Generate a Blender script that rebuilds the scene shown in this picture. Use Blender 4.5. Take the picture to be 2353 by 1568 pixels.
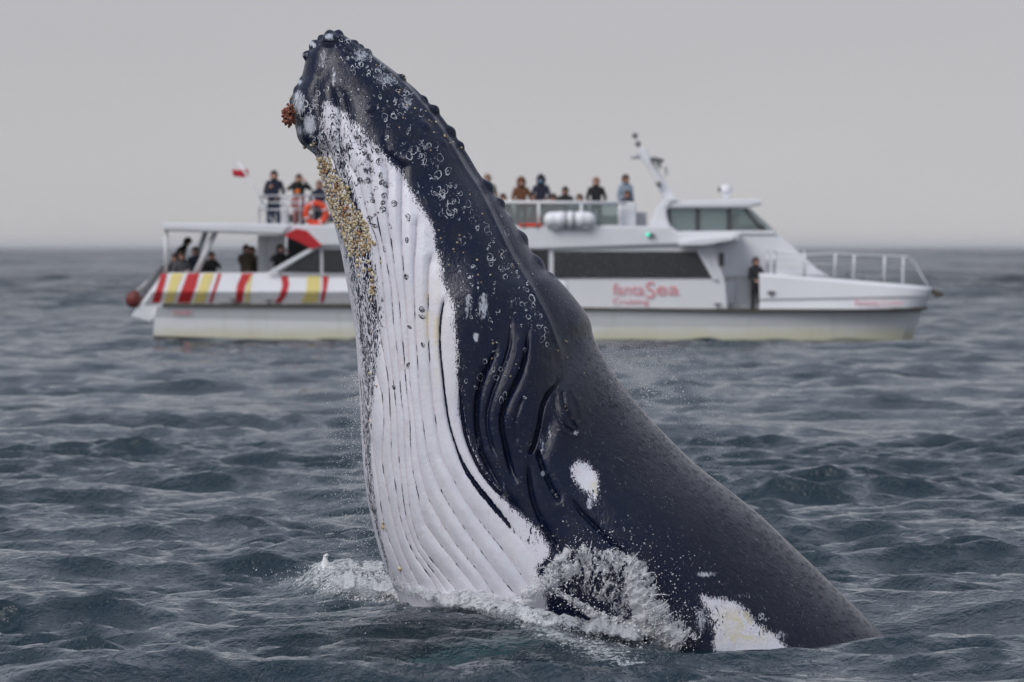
import bpy, bmesh, math, random
import numpy as np
from mathutils import Vector, Matrix, Quaternion
from mathutils.bvhtree import BVHTree

for o in list(bpy.data.objects):
    bpy.data.objects.remove(o, do_unlink=True)
scene = bpy.context.scene
COL = scene.collection
random.seed(7)
rng = np.random.default_rng(11)

# ------------------------------------------------------------------ camera
CAM_H, FOCAL = 2.75, 200.0
TILT = 0.960                      # degrees below the horizontal
D_WHALE, D_BOAT = 41.5, 163.0     # metres from the camera
cam_d = bpy.data.cameras.new('camera')
cam_d.lens, cam_d.sensor_width = FOCAL, 36.0
cam_d.clip_start, cam_d.clip_end = 0.5, 60000.0
cam_d.dof.use_dof = True
cam_d.dof.focus_distance = 40.6
cam_d.dof.aperture_fstop = 4.5
cam = bpy.data.objects.new('camera', cam_d)
cam.location = (0, 0, CAM_H)
cam.rotation_euler = (math.radians(90 - TILT), 0, 0)
COL.objects.link(cam)
scene.camera = cam

# ------------------------------------------------------------------ sky: even overcast
SUN_EL, SUN_AZ = 43.0, 226.0      # azimuth clockwise from +Y: behind the camera, to the left
world = bpy.data.worlds.new('World')
scene.world = world
world.use_nodes = True
nt = world.node_tree
nt.nodes.clear()
def wn(t, **k):
    n = nt.nodes.new(t)
    for a, b in k.items():
        setattr(n, a, b)
    return n
w_out = wn('ShaderNodeOutputWorld'); w_bg = wn('ShaderNodeBackground')
w_sky = wn('ShaderNodeTexSky', sky_type='NISHITA', sun_disc=False)
w_sky.sun_elevation = math.radians(SUN_EL)
w_sky.sun_rotation = math.radians(SUN_AZ)
w_sky.air_density, w_sky.dust_density, w_sky.ozone_density = 1.0, 3.0, 1.0
w_geo = wn('ShaderNodeTexCoord'); w_sep = wn('ShaderNodeSeparateXYZ')
w_ramp = wn('ShaderNodeValToRGB')
e = w_ramp.color_ramp.elements
e[0].position, e[0].color = 0.0, (5.36, 5.24, 5.34, 1)      # cloud sheet at the horizon
e[1].position, e[1].color = 1.0, (5.2, 5.7, 6.9, 1)         # cloud sheet overhead
m = w_ramp.color_ramp.elements.new(0.06); m.color = (4.95, 4.95, 5.28, 1)
m = w_ramp.color_ramp.elements.new(0.30); m.color = (4.55, 4.80, 5.65, 1)
w_noise = wn('ShaderNodeTexNoise'); w_noise.inputs['Scale'].default_value = 3.0
w_noise.inputs['Detail'].default_value = 3.0
w_map = wn('ShaderNodeMapping'); w_map.inputs['Scale'].default_value = (1, 1, 4)
w_cl = wn('ShaderNodeMapRange')
w_cl.inputs['From Min'].default_value, w_cl.inputs['From Max'].default_value = 0.3, 0.7
w_cl.inputs['To Min'].default_value, w_cl.inputs['To Max'].default_value = 0.93, 1.07
w_mul = wn('ShaderNodeMix', data_type='RGBA', blend_type='MULTIPLY'); w_mul.inputs['Factor'].default_value = 1.0
w_mix = wn('ShaderNodeMix', data_type='RGBA'); w_mix.inputs['Factor'].default_value = 0.93
L = nt.links.new
L(w_geo.outputs['Generated'], w_sep.inputs[0]); L(w_sep.outputs['Z'], w_ramp.inputs['Fac'])
L(w_geo.outputs['Generated'], w_map.inputs['Vector']); L(w_map.outputs[0], w_noise.inputs['Vector'])
L(w_noise.outputs['Fac'], w_cl.inputs['Value'])
L(w_ramp.outputs['Color'], w_mul.inputs['A']); L(w_cl.outputs[0], w_mul.inputs['B'])
L(w_sky.outputs[0], w_mix.inputs['A']); L(w_mul.outputs['Result'], w_mix.inputs['B'])
L(w_mix.outputs['Result'], w_bg.inputs['Color']); w_bg.inputs['Strength'].default_value = 0.082
L(w_bg.outputs[0], w_out.inputs['Surface'])

sun_d = bpy.data.lights.new('sun', 'SUN')
sun_d.energy, sun_d.angle, sun_d.color = 1.5, math.radians(35), (1.0, 0.97, 0.94)
sun = bpy.data.objects.new('sun', sun_d)
_az, _el = math.radians(SUN_AZ), math.radians(SUN_EL)
_dir = Vector((math.sin(_az) * math.cos(_el), math.cos(_az) * math.cos(_el), math.sin(_el)))
sun.rotation_euler = _dir.to_track_quat('Z', 'Y').to_euler()
sun.location = (-20, -20, 60)
COL.objects.link(sun)

vs = scene.view_settings
vs.view_transform, vs.look, vs.exposure, vs.gamma = 'Standard', 'None', 0.35, 1.0
vs.use_curve_mapping = False
scene.render.engine = 'CYCLES'
scene.cycles.use_denoising = True
scene.cycles.max_bounces = 8
scene.cycles.transparent_max_bounces = 12
scene.cycles.caustics_refractive = True

# ------------------------------------------------------------------ helpers
FPX = 2353.0 * FOCAL / 36.0
_ct, _st = math.cos(math.radians(TILT)), math.sin(math.radians(TILT))
def W(px, py, d):
    """the point seen at (px, py) of the 2353 x 1568 photograph at distance d in front of the camera"""
    cx, cy = (px - 1176.5) / FPX, (784.0 - py) / FPX
    vy = _ct + cy * _st
    vz = -_st + cy * _ct
    return (cx / vy * d, d, CAM_H + vz / vy * d)
def Wn(P, d):
    P = np.asarray(P, float)
    cx, cy = (P[:, 0] - 1176.5) / FPX, (784.0 - P[:, 1]) / FPX
    vy = _ct + cy * _st
    vz = -_st + cy * _ct
    return np.stack([cx / vy * d, CAM_H + vz / vy * d], 1)
def G(px, py, z=0.0):
    """the point of the level z seen at (px, py)"""
    cx, cy = (px - 1176.5) / FPX, (784.0 - py) / FPX
    vy = _ct + cy * _st
    vz = -_st + cy * _ct
    k = (z - CAM_H) / vz
    return (cx * k, vy * k, z)

def mesh_np(name, verts, faces, mat=None, smooth=True):
    me = bpy.data.meshes.new(name)
    verts = np.asarray(verts, np.float32); faces = np.asarray(faces, np.int32)
    k = faces.shape[1]
    me.vertices.add(len(verts)); me.vertices.foreach_set('co', verts.ravel())
    me.loops.add(faces.size); me.loops.foreach_set('vertex_index', faces.ravel())
    me.polygons.add(len(faces))
    me.polygons.foreach_set('loop_start', np.arange(0, faces.size, k, dtype=np.int32))
    me.polygons.foreach_set('loop_total', np.full(len(faces), k, np.int32))
    me.update(calc_edges=True)
    me.polygons.foreach_set('use_smooth', np.full(len(faces), bool(smooth)))
    if mat:
        me.materials.append(mat)
    return me
def attr(me, name, vals):
    a = me.attributes.new(name, 'FLOAT', 'POINT')
    a.data.foreach_set('value', np.asarray(vals, np.float32))
def link(name, me, parent=None, loc=None):
    o = bpy.data.objects.new(name, me)
    COL.objects.link(o)
    if loc is not None:
        o.location = loc
    if parent is not None:
        o.parent = parent
        o.matrix_parent_inverse = Matrix.Translation(-parent.location)
    return o
def tag(o, label=None, cat=None, group=None, kind=None):
    if label: o['label'] = label
    if cat: o['category'] = cat
    if group: o['group'] = group
    if kind: o['kind'] = kind
    return o
def empty(name, loc, label, cat, group=None):
    o = bpy.data.objects.new(name, None)
    o.location = loc; o.empty_display_size = 0.3
    COL.objects.link(o)
    return tag(o, label, cat, group)

def seg_dist(X, Z, poly, signed=False, reach=None):
    """distance of the points to a polyline; signed: positive on its right-hand side when walked downwards"""
    if reach is not None:                       # only the points near the line matter
        p = np.asarray(poly)
        k = ((X > p[:, 0].min() - reach) & (X < p[:, 0].max() + reach) & (Z > p[:, 1].min() - reach) & (Z < p[:, 1].max() + reach))
        d = np.full(X.shape, 9.0); par = np.zeros(X.shape)
        if k.any(): d[k], par[k] = seg_dist(X[k], Z[k], poly, signed)
        return d, par
    best = np.full(X.shape, 1e9); sg = np.ones(X.shape); par = np.zeros(X.shape)
    n = len(poly)
    for i in range(n - 1):
        ax, az = poly[i]; bx, bz = poly[i + 1]
        dx, dz = bx - ax, bz - az
        l2 = dx * dx + dz * dz + 1e-12
        t = np.clip(((X - ax) * dx + (Z - az) * dz) / l2, 0, 1)
        ex, ez = X - ax - t * dx, Z - az - t * dz
        d2 = ex * ex + ez * ez
        k = d2 < best
        best = np.where(k, d2, best)
        par = np.where(k, (i + t) / (n - 1), par)
        if signed:
            sg = np.where(k, np.sign(ez * dx - ex * dz), sg)
    d = np.sqrt(best)
    return (d * sg if signed else d), par
def inside(X, Z, poly):
    c = np.zeros(X.shape, bool)
    n = len(poly)
    for i in range(n):
        ax, az = poly[i]; bx, bz = poly[(i + 1) % n]
        if az == bz: continue
        k = ((az > Z) != (bz > Z)) & (X < (bx - ax) * (Z - az) / (bz - az) + ax)
        c ^= k
    return c
def poly_sd(X, Z, poly):
    """signed distance to a closed outline, positive inside"""
    d, _ = seg_dist(X, Z, list(poly) + [poly[0]])
    return np.where(inside(X, Z, poly), d, -d)
def smooth(x, a, b):
    t = np.clip((x - a) / (b - a), 0, 1)
    return t * t * (3 - 2 * t)
def catmull(P, n):
    P = np.asarray(P, float)
    Q = np.vstack([2 * P[0] - P[1], P, 2 * P[-1] - P[-2]])
    out = []
    for i in range(1, len(Q) - 2):
        t = np.linspace(0, 1, n, endpoint=False)[:, None]
        a, b, c, d = Q[i - 1], Q[i], Q[i + 1], Q[i + 2]
        out.append(0.5 * ((2 * b) + (c - a) * t + (2 * a - 5 * b + 4 * c - d) * t ** 2 + (3 * b - a - 3 * c + d) * t ** 3))
    out.append(P[-1:])
    return np.vstack(out)
_nw = [(rng.normal(size=3), rng.uniform(0, 6.28)) for _ in range(24)]
def wobble(X, Y, Z, s):
    """soft pseudo-noise, about -1..1"""
    r = 0
    for k, (v, p) in enumerate(_nw[:10]):
        f = s * (0.6 + 0.25 * k)
        r = r + np.sin(f * (v[0] * X + v[1] * Y + v[2] * Z) + p) / (1 + 0.25 * k)
    return r / 3.0

# ------------------------------------------------------------------ materials
class N:
    """small node-tree writer"""
    def __init__(s, name):
        s.m = bpy.data.materials.new(name); s.m.use_nodes = True
        s.t = s.m.node_tree; s.t.nodes.clear()
        s.out = s.t.nodes.new('ShaderNodeOutputMaterial')
    def n(s, typ, ins=None, **k):
        x = s.t.nodes.new(typ)
        for a, b in k.items(): setattr(x, a, b)
        for a, b in (ins or {}).items(): s.set(x.inputs[a], b)
        return x
    def set(s, sock, v):
        if isinstance(v, bpy.types.NodeSocket): s.t.links.new(v, sock)
        else: sock.default_value = v
    def math(s, op, a, b=0.0, c=0.0, clamp=False):
        x = s.n('ShaderNodeMath', operation=op, use_clamp=clamp)
        s.set(x.inputs[0], a); s.set(x.inputs[1], b); s.set(x.inputs[2], c)
        return x.outputs[0]
    def attr(s, name): return s.n('ShaderNodeAttribute', attribute_name=name).outputs['Fac']
    def coord(s, scale=(1, 1, 1), rot=(0, 0, 0)):
        tc = s.n('ShaderNodeTexCoord')
        return s.n('ShaderNodeMapping', {'Vector': tc.outputs['Object'], 'Scale': scale, 'Rotation': rot}).outputs[0]
    def noise(s, vec, scale, detail=3.0, rough=0.55, dist=0.0):
        return s.n('ShaderNodeTexNoise', {'Vector': vec, 'Scale': scale, 'Detail': detail, 'Roughness': rough, 'Distortion': dist}).outputs['Fac']
    def ramp(s, v, a, b, lo=0.0, hi=1.0, smooth=True):
        x = s.n('ShaderNodeMapRange', {'Value': v, 'From Min': a, 'From Max': b, 'To Min': lo, 'To Max': hi})
        if smooth: x.interpolation_type = 'SMOOTHSTEP'
        return x.outputs[0]
    def mix(s, f, a, b, blend='MIX'):
        x = s.n('ShaderNodeMix', data_type='RGBA', blend_type=blend)
        s.set(x.inputs['Factor'], f)
        for k, v in (('A', a), ('B', b)):
            s.set([i for i in x.inputs if i.name == k and i.type == 'RGBA'][0], v if isinstance(v, bpy.types.NodeSocket) else (*v[:3], 1))
        return [o for o in x.outputs if o.type == 'RGBA'][0]
    def bump(s, h, strength=0.3, dist=0.01, normal=None):
        x = s.n('ShaderNodeBump', {'Height': h, 'Strength': strength, 'Distance': dist})
        if normal is not None: s.set(x.inputs['Normal'], normal)
        return x.outputs[0]
    def bsdf(s, **k):
        x = s.n('ShaderNodeBsdfPrincipled')
        for a, b in k.items():
            a = a.replace('_', ' ')
            if a in ('Base Color', 'Emission Color') and not isinstance(b, bpy.types.NodeSocket): b = (*b[:3], 1)
            s.set(x.inputs[a], b)
        return x
    def done(s, sh):
        s.t.links.new(sh.outputs[0] if hasattr(sh, 'outputs') else sh, s.out.inputs['Surface'])
        return s.m
# ------------------------------------------------------------------ the sea
# foam line thrown up round the whale, as points on the water
RIDGE = np.array([G(px, py, 0.12)[:2] for px, py in
    [(705, 1332), (740, 1345), (800, 1358), (880, 1374), (960, 1386), (1050, 1399), (1140, 1413), (1220, 1430),
     (1310, 1450), (1400, 1464), (1500, 1476), (1600, 1480)]])
BACK = np.array([G(px, py, 0.15)[:2] for px, py in [(705, 1330), (760, 1318), (830, 1315), (890, 1318)]])
WAVES = []
_k = 0
for lam in np.geomspace(6.5, 0.21, 150):
    th = math.radians(258) + rng.normal() * 0.42           # travel direction, towards the camera and left
    if _k % 7 == 4: th = rng.uniform(0, 2 * math.pi)
    w_ = np.interp(lam, (0.2, 0.35, 0.6, 1.3, 2.2, 6.5), (1.1, 1.35, 1.30, 0.95, 0.58, 0.50))
    WAVES.append((lam, th, 0.0062 * lam * w_ * (0.5 + 1.0 * rng.random()), rng.uniform(0, 6.283)))
    _k += 1
def sea_height(x, y, cell):
    """displacement of the water at level points x, y; cell is the local mesh size (finer waves fade out)"""
    dx = np.zeros_like(x); dy = np.zeros_like(x); h = np.zeros_like(x)
    gust = 0.86 + 0.42 * np.sin(x * 0.43 + 0.13 * y + 1.0) * np.sin(y * 0.27 - 0.1 * x) + 0.22 * np.sin(0.9 * x - 0.5 * y) * np.sin(1.3 * y + 0.4 * x)
    cx, cy = G(1040, 1395, 0.1)[:2]
    near = np.exp(-((x - cx) / 2.2) ** 2 - ((y - 40.3) / 3.0) ** 2)
    for lam, th, a, p in WAVES:
        f = smooth(lam / np.maximum(cell, 1e-6), 2.2, 4.5)
        k = 2 * math.pi / lam
        c, s = math.cos(th), math.sin(th)
        ph = k * (c * x + s * y) + p
        aa = a * f * (gust if lam < 2.5 else 1.0) * (1 - 0.70 * near if lam > 0.7 else 1.0)
        sn, cs = np.sin(ph), np.cos(ph)
        h += aa * cs
        dx -= 0.72 * aa * c * sn
        dy -= 0.72 * aa * s * sn
    swell = smooth(np.hypot(x, y), 170, 420)
    if swell.max() > 0:
        for k_, (lam, th) in enumerate(zip(np.geomspace(15, 80, 12), np.radians(np.linspace(225, 292, 12)[[3, 8, 0, 10, 5, 1, 7, 11, 2, 6, 9, 4]]))):
            f = smooth(lam / np.maximum(cell, 1e-6), 2.2, 4.5) * swell
            h += 0.0042 * lam * f * np.cos(2 * math.pi / lam * (math.cos(th) * x + math.sin(th) * y) + 1.7 * k_)
    # calmer, thrown-up water round the whale
    cx, cy = G(1080, 1395, 0.1)[:2]
    r2 = ((x - cx) / 1.9) ** 2 + ((y - D_WHALE + 0.2) / 2.3) ** 2
    calm = 1 - 0.08 * np.exp(-r2 * 0.6)
    h = h * calm
    h += 0.17 * np.exp(-r2 * 1.3) - 0.13 * np.exp(-((x - G(1560, 1470)[0]) / 0.9) ** 2 - ((y - 39.6) / 1.4) ** 2) - 0.17 * np.exp(-((x - G(1860, 1460)[0]) / 1.1) ** 2 - ((y - 40.7) / 1.8) ** 2)
    d, par = seg_dist(x, y, RIDGE, True)
    w = np.where(d > 0, 0.28, 0.16)
    h += (0.17 - 0.19 * par) * np.exp(-(d / w) ** 2) * smooth(par, -0.05, 0.06)
    return dx * calm, dy * calm, h
def sea_foam(x, y):
    d, par = seg_dist(x, y, RIDGE)
    f = np.exp(-(d / (0.30 - 0.08 * par)) ** 2) * (1.0 - 0.25 * par)
    d2, _ = seg_dist(x, y, BACK)
    f = np.maximum(f, 0.9 * np.exp(-(d2 / 0.30) ** 2))
    # churned water between the ridge and the throat
    c = np.array(G(1040, 1370, 0.2)[:2])
    f = np.maximum(f, 0.62 * np.exp(-(((x - c[0]) / 0.75) ** 2 + ((y - c[1]) / 1.1) ** 2)))
    c = np.array(G(1390, 1455, 0.1)[:2])
    f = np.maximum(f, 0.62 * np.exp(-(((x - c[0]) / 0.55) ** 2 + ((y - c[1]) / 0.8) ** 2)))
    c = np.array(G(2070, 1440, 0.0)[:2])
    f = np.maximum(f, 0.50 * np.exp(-(((x - c[0]) / 0.22) ** 2 + ((y - c[1]) / 0.5) ** 2)))
    # wash at the boat's waterline
    c = np.array([W(300, 725, D_BOAT)[0], D_BOAT + 2.0])
    f = np.maximum(f, 0.60 * np.exp(-(((x - c[0]) / 1.4) ** 2 + ((y - c[1]) / 3.0) ** 2)))
    xs, xb = W(350, 720, D_BOAT)[0], W(2090, 720, D_BOAT)[0]
    f = np.maximum(f, 0.42 * np.exp(-((y - D_BOAT + 0.5) / 0.9) ** 2) * ((x > xs) & (x < xb)))
    return f

def water_mat():
    s = N('sea_water')
    p = s.n('ShaderNodeNewGeometry').outputs['Position']
    foam, far = s.attr('foam'), s.attr('far')
    v1 = s.n('ShaderNodeMapping', {'Vector': p, 'Scale': (1.0, 0.75, 1.0), 'Rotation': (0, 0, 0.35)}).outputs[0]
    n1 = s.noise(v1, 7.0, 4.0, 0.55, 0.4)
    n2 = s.noise(v1, 1.3, 5.0, 0.6, 0.3)
    v2 = s.n('ShaderNodeMapping', {'Vector': p, 'Scale': (1.0, 0.8, 1.0), 'Rotation': (0, 0, -0.2)}).outputs[0]
    v3 = s.n('ShaderNodeMapping', {'Vector': p, 'Scale': (0.55, 0.16, 1.0)}).outputs[0]
    n3 = s.noise(v3, 1.0, 6.0, 0.62, 0.2)
    n0 = s.noise(v1, 24.0, 3.0, 0.55, 0.6)
    b0 = s.bump(n0, s.ramp(far, 0.0, 0.35, 0.80, 0.0), 0.018)
    b1 = s.bump(n1, s.ramp(far, 0.0, 0.5, 0.90, 0.40), 0.06, b0)
    gust = s.ramp(s.noise(s.n('ShaderNodeMapping', {'Vector': p, 'Scale': (0.05, 0.009, 1.0), 'Rotation': (0, 0, 0.12)}).outputs[0], 1.0, 5.0, 0.65, 0.4), 0.36, 0.64, 0.25, 1.5)
    b2 = s.bump(n2, s.math('MULTIPLY', s.ramp(far, 0.0, 0.45, 0.16, 0.95), s.math('ADD', s.math('MULTIPLY', gust, far), s.math('SUBTRACT', 1.0, far))), 0.25, b1)
    nrm = s.bump(n3, s.math('MULTIPLY', s.ramp(far, 0.35, 1.0, 0.0, 0.8), gust), 2.2, b2)
    v4 = s.n('ShaderNodeMapping', {'Vector': p, 'Scale': (0.16, 0.020, 1.0), 'Rotation': (0, 0, 0.03)}).outputs[0]
    nrm = s.bump(s.noise(v4, 1.0, 6.0, 0.68, 0.3), s.ramp(far, 0.45, 0.95, 0.0, 1.0), 4.0, nrm)
    water = s.bsdf(Base_Color=(0.008, 0.023, 0.034), Roughness=s.ramp(far, 0.0, 1.0, 0.035, 0.20), IOR=1.333, Normal=nrm)
    clear = s.n('ShaderNodeBsdfRefraction', {'Color': (0.35, 0.74, 0.72, 1), 'Roughness': 0.05, 'IOR': 1.333, 'Normal': nrm})
    fres = s.n('ShaderNodeFresnel', {'IOR': 1.333, 'Normal': nrm}).outputs[0]
    cf = s.math('MULTIPLY', s.attr('clear'), s.math('SUBTRACT', 1.0, fres, clamp=True), clamp=True)
    w2 = s.n('ShaderNodeMixShader', {0: cf, 1: water.outputs[0], 2: clear.outputs[0]})
    # foam: lacy white water
    fn = s.noise(p, 12.0, 7.0, 0.75, 1.6)
    fn2 = s.noise(p, 48.0, 5.0, 0.7, 0.8)
    fm = s.math('ADD', s.math('MULTIPLY', foam, 0.72), s.math('MULTIPLY', s.math('SUBTRACT', fn, 0.5), 2.2))
    fm = s.math('ADD', fm, s.math('MULTIPLY', s.math('SUBTRACT', fn2, 0.5), 1.5))
    mask = s.math('MULTIPLY', s.ramp(fm, 0.38, 0.80), s.ramp(foam, 0.04, 0.2))
    fb = s.bump(s.math('ADD', fn, s.math('MULTIPLY', fn2, 0.5)), 0.8, 0.05)
    fo = s.bsdf(Base_Color=s.mix(fn2, (0.42, 0.47, 0.50), (0.86, 0.87, 0.89)), Roughness=0.35, Normal=fb)
    sh = s.n('ShaderNodeMixShader', {0: mask, 1: w2.outputs[0], 2: fo.outputs[0]})
    return s.done(sh)
M_WATER = water_mat()

def build_sea():
    # one sheet: fine where the water is near and in view, coarser all round
    near = np.arange(30.0, 78.0, 0.095)
    mid = [near[-1]]
    while mid[-1] < 420: mid.append(mid[-1] * 1.0027)
    while mid[-1] < 3000: mid.append(mid[-1] * 1.011)
    while mid[-1] < 26000: mid.append(mid[-1] * 1.06)
    low = np.array([2.0, 6.0, 12.0, 18.0, 23.0, 26.5, 28.5])
    R = np.concatenate([low, near, mid[1:]])
    a_in = np.linspace(-7.2, 7.2, 580)
    a_l = -7.2 - np.geomspace(0.03, 172.8, 36)
    a = np.radians(np.concatenate([a_l[::-1], a_in, -a_l]))
    nr, na = len(R), len(a)
    RR, AA = np.meshgrid(R, a, indexing='ij')
    x, y = RR * np.sin(AA), RR * np.cos(AA)
    dr = np.gradient(R)[:, None] * np.ones((1, na))
    da = np.gradient(a)[None, :] * RR
    cell = np.maximum(dr * 0.55, da)
    dx, dy, h = sea_height(x, y, cell)
    foam = sea_foam(x, y)
    far = smooth(np.log(np.maximum(RR, 1.0)), math.log(60), math.log(700))
    c = np.array(G(1010, 1490, 0.0)[:2])
    clear = 0.5 * np.exp(-(((x - c[0]) / 1.2) ** 2 + ((y - c[1] - 0.3) / 1.6) ** 2))
    V = np.stack([x + dx, y + dy, h], -1).reshape(-1, 3)
    idx = np.arange(nr * na).reshape(nr, na)
    F = np.stack([idx[:-1, :-1], idx[:-1, 1:], idx[1:, 1:], idx[1:, :-1]], -1).reshape(-1, 4)
    me = mesh_np('sea', V, F, M_WATER)
    attr(me, 'foam', foam.ravel()); attr(me, 'far', far.ravel()); attr(me, 'clear', clear.ravel())
    o = link('sea', me)
    tag(o, kind='structure', label='choppy grey-green sea reaching to the horizon')
build_sea()
_s = N('deep_water_dark')
M_DEEP = _s.done(_s.bsdf(Base_Color=(0.012, 0.045, 0.055), Roughness=1.0))
_v = [(-60, 2, -2.6), (60, 2, -2.6), (60, 110, -2.6), (-60, 110, -2.6)]
tag(link('deep_water', mesh_np('deep_water', _v, [(0, 1, 2, 3)], M_DEEP, False)), kind='structure', label='dark water far below the surface')
# ------------------------------------------------------------------ the humpback whale
MPP = D_WHALE / FPX               # metres per photograph pixel in the whale's middle plane
def PW(P): return Wn(P, D_WHALE)
# outlines of throat and back in the middle plane (tubercles are added on top)
SIL_L = catmull([(757, 76), (738, 88), (722, 104), (708, 122), (701, 143), (696, 165), (691, 182), (681, 198), (673, 214),
    (668, 240), (672, 268), (679, 295), (684, 317), (694, 333), (711, 346), (726, 361), (734, 391), (744, 439), (755, 474),
    (766, 509), (775, 542), (784, 582), (792, 625), (801, 675), (812, 735), (819, 800), (824, 874), (828, 941), (831, 1010),
    (836, 1085), (843, 1140), (851, 1181), (861, 1225), (871, 1263), (886, 1305), (905, 1350), (930, 1410), (975, 1500), (1040, 1620)], 12)
SIL_R = catmull([(757, 76), (776, 76), (792, 82), (808, 93), (828, 107), (850, 122), (868, 135), (908, 165), (930, 184),
    (955, 205), (978, 229), (1000, 250), (1018, 272), (1040, 302), (1060, 332), (1078, 360), (1098, 394), (1120, 424), (1138, 450),
    (1155, 472), (1180, 511), (1203, 546), (1226, 586), (1252, 620), (1285, 645), (1317, 681), (1343, 714), (1357, 740), (1362, 766),
    (1374, 797), (1400, 842), (1432, 888), (1480, 946), (1530, 1000), (1600, 1068), (1680, 1130), (1750, 1187), (1812, 1246), (1872, 1303),
    (1932, 1362), (1990, 1418), (2050, 1480), (2150, 1590), (2300, 1770)], 12)
PAIRS = [((757, 76), (757, 76)), ((722, 104), (808, 93)), ((701, 143), (850, 122)), ((681, 198), (908, 165)), ((672, 268), (955, 205)),
    ((684, 317), (1000, 250)), ((726, 361), (1040, 302)), ((744, 439), (1098, 394)), ((766, 509), (1155, 472)), ((784, 582), (1203, 546)),
    ((801, 675), (1252, 620)), ((819, 800), (1343, 714)), ((828, 941), (1374, 797)), ((836, 1085), (1530, 1000)), ((851, 1181), (1680, 1130)),
    ((886, 1305), (1872, 1303)), ((930, 1410), (2050, 1480)), ((1040, 1620), (2300, 1770))]
HALF = [0.0, 0.13, 0.20, 0.29, 0.37, 0.44, 0.52, 0.62, 0.72, 0.80, 0.88, 0.98, 1.05, 1.14, 1.20, 1.26, 1.28, 1.25]   # half width, metres
LIP = catmull([(800, 92), (834, 110), (867, 140), (915, 178), (955, 220), (988, 259), (1021, 305), (1043, 338), (1071, 388), (1100, 430),
    (1129, 487), (1155, 542), (1180, 592), (1214, 645), (1236, 684), (1257, 724), (1274, 768), (1287, 806), (1292, 836), (1288, 860),
    (1273, 882), (1254, 903), (1243, 933), (1237, 968), (1227, 1008), (1216, 1032)], 5)
def arc_at(sil, targets):
    seg = np.linalg.norm(np.diff(sil, axis=0), axis=1)
    s = np.concatenate([[0], np.cumsum(seg)])
    last, out = 0, []
    for p in targets:
        d = np.linalg.norm(sil - np.array(p), axis=1); d[:last] = 1e9
        last = int(np.argmin(d)); out.append(s[last])
    return s, np.array(out)
sL, aL = arc_at(SIL_L, [p[0] for p in PAIRS])
sR, aR = arc_at(SIL_R, [p[1] for p in PAIRS])
key = np.concatenate([[0], np.cumsum(0.5 * (np.diff(aL) + np.diff(aR)))])
NT, NWF, NWB = 1000, 390, 50
T = key[-1] * np.concatenate([np.linspace(0, 0.05, 90, endpoint=False) ** 1.0, np.linspace(0.05, 1, NT - 90)])
T[0] = 0.02
def mono(x, xp, fp):
    """smooth monotone interpolation"""
    xp, fp = np.asarray(xp, float), np.asarray(fp, float)
    d = np.diff(fp) / np.diff(xp)
    m = np.concatenate([[d[0]], np.where(d[:-1] * d[1:] > 0, 2 * d[:-1] * d[1:] / (d[:-1] + d[1:] + 1e-12), 0), [d[-1]]])
    i = np.clip(np.searchsorted(xp, x) - 1, 0, len(xp) - 2)
    h = xp[i + 1] - xp[i]; t = (x - xp[i]) / h
    return ((2 * t ** 3 - 3 * t ** 2 + 1) * fp[i] + (t ** 3 - 2 * t ** 2 + t) * h * m[i]
            + (-2 * t ** 3 + 3 * t ** 2) * fp[i + 1] + (t ** 3 - t ** 2) * h * m[i + 1])
tl, tr = mono(T, key, aL), mono(T, key, aR)
PL = np.stack([np.interp(tl, sL, SIL_L[:, 0]), np.interp(tl, sL, SIL_L[:, 1])], 1)
PR = np.stack([np.interp(tr, sR, SIL_R[:, 0]), np.interp(tr, sR, SIL_R[:, 1])], 1)
half = mono(T, key, HALF)
half = np.where(T < key[1], HALF[1] * np.sqrt(np.clip(1 - (1 - T / key[1]) ** 2, 0, 1)), half)

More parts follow.
